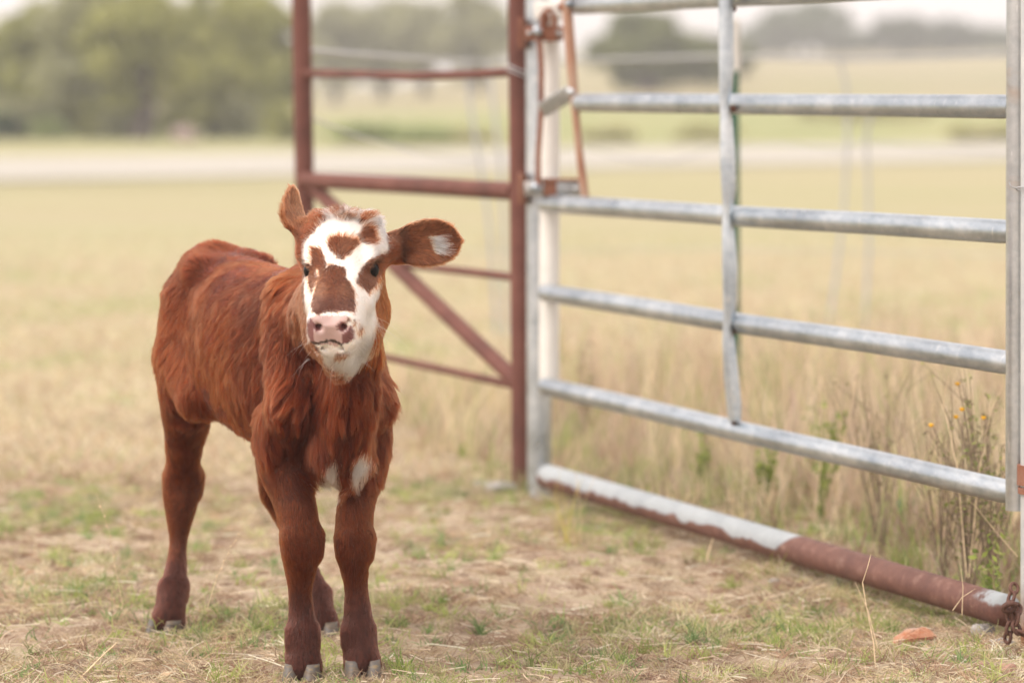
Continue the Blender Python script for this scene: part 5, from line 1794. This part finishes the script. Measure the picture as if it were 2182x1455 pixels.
def twig_plant(px, py, Y, h, label, stem_mat, leaf_cols, nst, spread, nleaf, lsize, seed, name='weed', cat='plant', group=None, flowers=(), leaf_up=0.25):
    r = np.random.default_rng(seed)
    base = at(px, py, Y); base.z = float(terrain([base.x], [Y])[0]) - 0.004
    t = empty(name, base, label, cat, group)
    mb = MB(); tips = []
    b0 = np.array(base)
    for i in range(nst):
        a = r.random() * 6.283
        d = np.array([math.cos(a) * spread * r.random(), math.sin(a) * spread * r.random() * .7, 1.0]); d /= np.linalg.norm(d)
        L = h * (0.55 + 0.5 * r.random())
        c = r.normal(0, 0.06, 3)
        pts = [b0 + d * L * q + c * L * q * q + np.array([0, 0, -0.05 * L * q * q]) for q in np.linspace(0, 1, 6)]
        mb.tube(pts, [0.0019, 0.0017, 0.0015, 0.0013, 0.0010, 0.0006], 5)
        tips.append(pts)
        for k in range(3):
            q = 2 + k
            dd = d + r.normal(0, 0.45, 3); dd[2] = abs(dd[2]); dd /= np.linalg.norm(dd)
            l2 = L * (0.12 + 0.18 * r.random())
            p2 = [pts[q] + dd * l2 * s for s in np.linspace(0, 1, 4)]
            mb.tube(p2, [0.0010, 0.0009, 0.0007, 0.0004], 4); tips.append(p2)
    for fx, fy in flowers:
        e = np.array(at(fx, fy, Y))
        pts = [b0 + (e - b0) * q + np.array([0.02 * math.sin(q * 3), 0, 0.03 * math.sin(q * 3.14)]) for q in np.linspace(0, 1, 6)]
        mb.tube(pts, 0.0011, 5)
    mb.build('stem', stem_mat, t)
    if nleaf:
        al = [p for s in tips for p in s]
        P = np.array([al[j] for j in r.integers(0, len(al), nleaf)]) + r.normal(0, lsize * 0.5, (nleaf, 3))
        ok = (P[:, 2] - b0[2]) > leaf_up * h * 0.5
        P = P[ok]
        cc = np.array(leaf_cols)[r.integers(0, len(leaf_cols), len(P))] * (0.7 + 0.6 * r.random(len(P)))[:, None]
        V, F, c4 = leaf_cards(P, np.full(len(P), lsize), cc)
        lf = tint_mesh('leaves', V, F, c4, t)
    for fx, fy in flowers:
        e = np.array(at(fx, fy, Y))
        fb_ = MB(); fb_.ball(e, 0.0044, 10, (1, 1, .9))
        for k in range(7):
            a = k * 0.898
            fb_.tube([e, e + np.array([math.cos(a), math.sin(a) * .8, 0.35]) * 0.0052], [0.0016, 0.0018], 5)
        fb_.build('flower', PETAL, t)
    return t

LG = [(0.30, 0.36, 0.09), (0.22, 0.30, 0.08), (0.40, 0.44, 0.15)]
LD = [(0.36, 0.28, 0.19), (0.46, 0.38, 0.26), (0.28, 0.23, 0.15), (0.36, 0.36, 0.16)]
twig_plant(2062, 1235, 7.02, 0.44, 'tall weed with orange yellow flower heads behind the gate near the right stile', STEM_DARK, LG + LD, 15, 0.36, 560, 0.0055, 3, 'flowering_weed', flowers=((1984, 906), (2037, 888), (2096, 890), (2050, 872), (2040, 818)))
WG = 'weeds growing behind the gate'
twig_plant(2110, 1225, 7.15, 0.50, 'dark stemmed leafy weed touching the right gate stile', STEM_DARK, LG + LD, 14, 0.26, 680, 0.006, 4, group=WG)
twig_plant(2005, 1205, 7.25, 0.42, 'dark dry weed just left of the flowering weed', STEM_DARK, LD, 13, 0.32, 320, 0.005, 5, group=WG)
twig_plant(1880, 1130, 7.7, 0.46, 'brown dry weed rising above the second lowest rail behind the right half of the gate', STEM_DARK, LD, 12, 0.28, 260, 0.005, 6, group=WG)
twig_plant(2125, 1255, 6.80, 0.17, 'low bright green leafy weed between the pipe end and the right stile', STEM_GREEN, LG, 6, 0.5, 150, 0.008, 8, group=WG)
twig_plant(1745, 1090, 8.3, 0.30, 'greenish weed behind the gate right of the flattened strap', STEM_GREEN, LG, 7, 0.3, 240, 0.009, 9, group=WG)
twig_plant(1630, 1060, 8.6, 0.24, 'yellow green weed behind the gate next to the flattened strap', STEM_GREEN, LG, 7, 0.3, 240, 0.009, 10, group=WG)
twig_plant(1490, 1040, 8.9, 0.20, 'yellow green weed behind the gate left of the flattened strap', STEM_GREEN, LG, 6, 0.3, 160, 0.009, 12, group=WG)
twig_plant(1240, 960, 10.2, 0.34, 'reddish brown dry seed head weed close to the pale gate post', STEM_DARK, LD, 6, 0.2, 160, 0.008, 13, group=WG)
twig_plant(985, 1035, 9.9, 0.05, 'tiny green sprout left of the grey stone', STEM_GREEN, LG, 5, 0.7, 50, 0.009, 14, 'sprout')

def tuft(px, py, n, L0, L1, cols, label, seed, spread=0.03, elev=(48, 88), Y=None, cat='grass tuft', r0=0.0010):
    g = ground_at(px, py)
    if Y: g = at(px, py, Y)
    g.z = float(terrain([g.x], [g.y])[0])
    t = empty('grass_tuft', g, label, cat, 'grass tufts around the gate')
    P = np.array(g)[None] + np.stack([np.clip(rng.normal(0, spread, n), -1.5 * spread, 1.5 * spread), np.clip(rng.normal(0, spread, n), -1.5 * spread, 1.5 * spread), np.full(n, -0.004)], 1)
    L = L0 + (L1 - L0) * rng.random(n)
    D = lean(n, *elev)
    bend = np.stack([rng.normal(0, .25, n), rng.normal(0, .25, n), -0.30 * rng.random(n)], 1)
    k = 5
    ts = np.linspace(0, 1, k)
    # flat tapering blades as a mesh
    Wd = np.cross(D, rng.normal(0, 1, (n, 3))); Wd /= np.linalg.norm(Wd, axis=1, keepdims=True)
    V = np.zeros((n, k, 2, 3)); w = r0 * (0.8 + 0.8 * rng.random(n))
    for i, q in enumerate(ts):
        c = P + L[:, None] * (D * q + bend * q * q)
        ww = (w * (1 - 0.85 * q))[:, None]
        V[:, i, 0] = c - Wd * ww; V[:, i, 1] = c + Wd * ww
    V = V.reshape(-1, 3)
    b = (np.arange(n) * k * 2)[:, None]
    F = np.concatenate([np.stack([b[:, 0] + 2 * i, b[:, 0] + 2 * i + 1, b[:, 0] + 2 * i + 3, b[:, 0] + 2 * i + 2], 1) for i in range(k - 1)])
    cc = np.repeat(pick(np.array(cols), n), k * 2, axis=0)
    tint_mesh('blades', V, F, cc, t)
GY = [(0.36, 0.42, 0.12), (0.28, 0.36, 0.10), (0.48, 0.46, 0.20), (0.22, 0.32, 0.10)]
SY = [(0.66, 0.54, 0.34), (0.56, 0.44, 0.27), (0.44, 0.42, 0.18), (0.72, 0.62, 0.44)]
tuft(1935, 1225, 130, 0.05, 0.135, GY, 'tall green grass tuft just behind the rusty half of the sill pipe', 1, 0.022, (55, 89))
tuft(1212, 1165, 26, 0.08, 0.26, [(0.62, 0.55, 0.16), (0.50, 0.48, 0.15), (0.60, 0.48, 0.30)], 'yellow green stalky tuft in front of the far end of the sill pipe', 2, 0.018, (66, 88))
tuft(1140, 1060, 46, 0.04, 0.13, [(0.30, 0.22, 0.15), (0.26, 0.34, 0.10), (0.56, 0.44, 0.30)], 'ragged tuft at the foot of the pale gate post', 3, 0.035, (60, 88))
tuft(1100, 1050, 40, 0.04, 0.11, [(0.30, 0.20, 0.15), (0.22, 0.30, 0.10), (0.52, 0.40, 0.28)], 'ragged tuft at the foot of the rusty hinge post', 4, 0.03, (60, 88))
tuft(1850, 1330, 120, 0.04, 0.10, SY + GY, 'bleached tuft tucked under the middle of the rusty pipe half', 5, 0.03, (20, 70))
tuft(1640, 1235, 80, 0.03, 0.09, GY + SY, 'green and straw tuft under the painted end of the sill pipe', 6, 0.035, (30, 80))
tuft(1360, 1170, 80, 0.03, 0.09, GY, 'green tuft in front of the painted half of the sill pipe', 7, 0.04, (35, 85))
tuft(2105, 1418, 90, 0.02, 0.05, SY + GY, 'pale bristly tuft in front of the grey stones', 8, 0.016, (25, 85))
tuft(1905, 1402, 70, 0.02, 0.055, GY + SY, 'green tuft left of the orange stone', 9, 0.02, (25, 80))
tuft(1500, 1200, 60, 0.02, 0.06, GY, 'small green tuft before the middle of the painted pipe', 10, 0.03, (35, 85))
tuft(2010, 1395, 70, 0.02, 0.06, SY, 'straw tuft right of the orange stone', 11, 0.02, (20, 80))

def stalk(pts, Y, r, label, mat=STALK, seeds=0, name='grass_stalk'):
    P = [at(x, y, Y) for x, y in pts]
    base = P[0].copy()
    t = empty(name, base, label, 'stalk', 'single dry stalks')
    mb = MB(); n = len(P)
    mb.tube(P, [r * (1 - 0.6 * i / (n - 1)) for i in range(n)], 6)
    mb.build('stem', mat, t)
    if seeds:
        for i in range(seeds):
            q = 0.35 + 0.62 * i / seeds
            f = q * (n - 1); k = min(int(f), n - 2)
            c = P[k].lerp(P[k + 1], f - k)
            sb = MB(); sb.ball(c + Vector((r * 2.2 * (1 if i % 2 else -1), 0, 0)), r * 2.4, 8, (1, 1, 1.5)); sb.build('seed', mat, t)
stalk([(1868, 1450), (1862, 1370), (1846, 1290), (1838, 1240), (1848, 1210), (1856, 1180)], 6.28, 0.0016, 'pale dry stalk standing upright before the rusty half of the pipe')
stalk([(1870, 1380), (1850, 1300), (1822, 1240)], 6.32, 0.0013, 'short dry stalk leaning left in front of the rusty pipe')
stalk([(160, 1456), (195, 1420), (225, 1390), (252, 1366)], 6.20, 0.0024, 'thick pale straw leaning at the bottom left')
stalk([(440, 1300), (462, 1230), (490, 1170), (520, 1120)], 6.5, 0.0007, 'thin seeded stalk beside the viewer-left hind leg', seeds=7)
stalk([(262, 1290), (246, 1210), (232, 1130), (205, 1050)], 6.7, 0.0007, 'thin seeded stalk on the open grass left of the calf', seeds=7)
stalk([(2168, 1185), (2120, 1130), (2080, 1080), (2060, 1062)], 6.75, 0.0013, 'long pale straw leaning across the gap under the lowest rail')
stalk([(2050, 1310), (2052, 1250), (2046, 1200)], 6.55, 0.0010, 'short pale straw in front of the rusty pipe end')
stalk([(2030, 1300), (2050, 1272), (2078, 1254)], 6.52, 0.0009, 'thin bent straw lying over the rusty pipe end')
stalk([(1505, 1195), (1512, 1170), (1520, 1145)], 7.5, 0.0024, 'stub of pale stick under the painted pipe')
stalk([(1780, 1090), (1795, 960), (1818, 850), (1836, 760)], 7.6, 0.0016, 'tall pale stalk behind the middle of the lower gate rails')
stalk([(1735, 1090), (1750, 980), (1748, 870), (1742, 770)], 7.8, 0.0018, 'tall pale stalk nearest the strap behind the lower gate rails')
stalk([(2060, 1230), (2040, 1000), (2010, 860), (2022, 800)], 6.95, 0.0015, 'long crooked pale stalk rising beside the orange flowers')
stalk([(2065, 1230), (2085, 1010), (2110, 880), (2140, 815)], 6.98, 0.0015, 'long pale stalk forking toward the right stile')

_m, _nt, _o = new_mat('blue_scrap')
principled(_nt, _o, ramp(_nt, noise_tex(_nt, objco(_nt), 40), [(0.3, (0.03, 0.045, 0.06)), (0.7, (0.10, 0.14, 0.17))]), 0.5)
sc = ground_at(1950, 1118)
r_ = random.Random(4)
V, F = [], []
for j in range(7):
    for i in range(9):
        V.append((sc.x - 0.045 + i * 0.0112 + r_.gauss(0, .003), sc.y + j * 0.009 + r_.gauss(0, .003), sc.z + 0.008 + abs(r_.gauss(0, .008)) + (0.03 if i < 2 else 0.0)))
for j in range(6):
    for i in range(8):
        q = j * 9 + i
        F.append((q, q + 1, q + 10, q + 9))
s_o = mesh_obj('scrap', V, F, _m)
_s = s_o.modifiers.new('thick', 'SOLIDIFY'); _s.thickness = 0.002
tag(s_o, 'crumpled dark blue scrap lying in the grass behind the gate', 'litter')

# ================================================================== HAZE VOLUME, ADDED TO LIFT THE FAR TREES
_m = bpy.data.materials.new('haze_veil'); _m.use_nodes = True
_nt = _m.node_tree
for _n in list(_nt.nodes): _nt.nodes.remove(_n)
_o = _nt.nodes.new('ShaderNodeOutputMaterial')
_v = _nt.nodes.new('ShaderNodeVolumePrincipled')
_v.inputs['Color'].default_value = (1.0, 0.99, 0.95, 1)
_v.inputs['Density'].default_value = 0.0020
_v.inputs['Anisotropy'].default_value = 0.2
_nt.links.new(_v.outputs['Volume'], _o.inputs['Volume'])
mb = MB()
mb.box(Vector((0, 720, -18)), Vector((1, 0, 0)), Vector((0, 1, 0)), Vector((0, 0, 1)), 950, 800, 32)
hz = mb.build('haze', _m, smooth=False)
hz['kind'] = 'stuff'
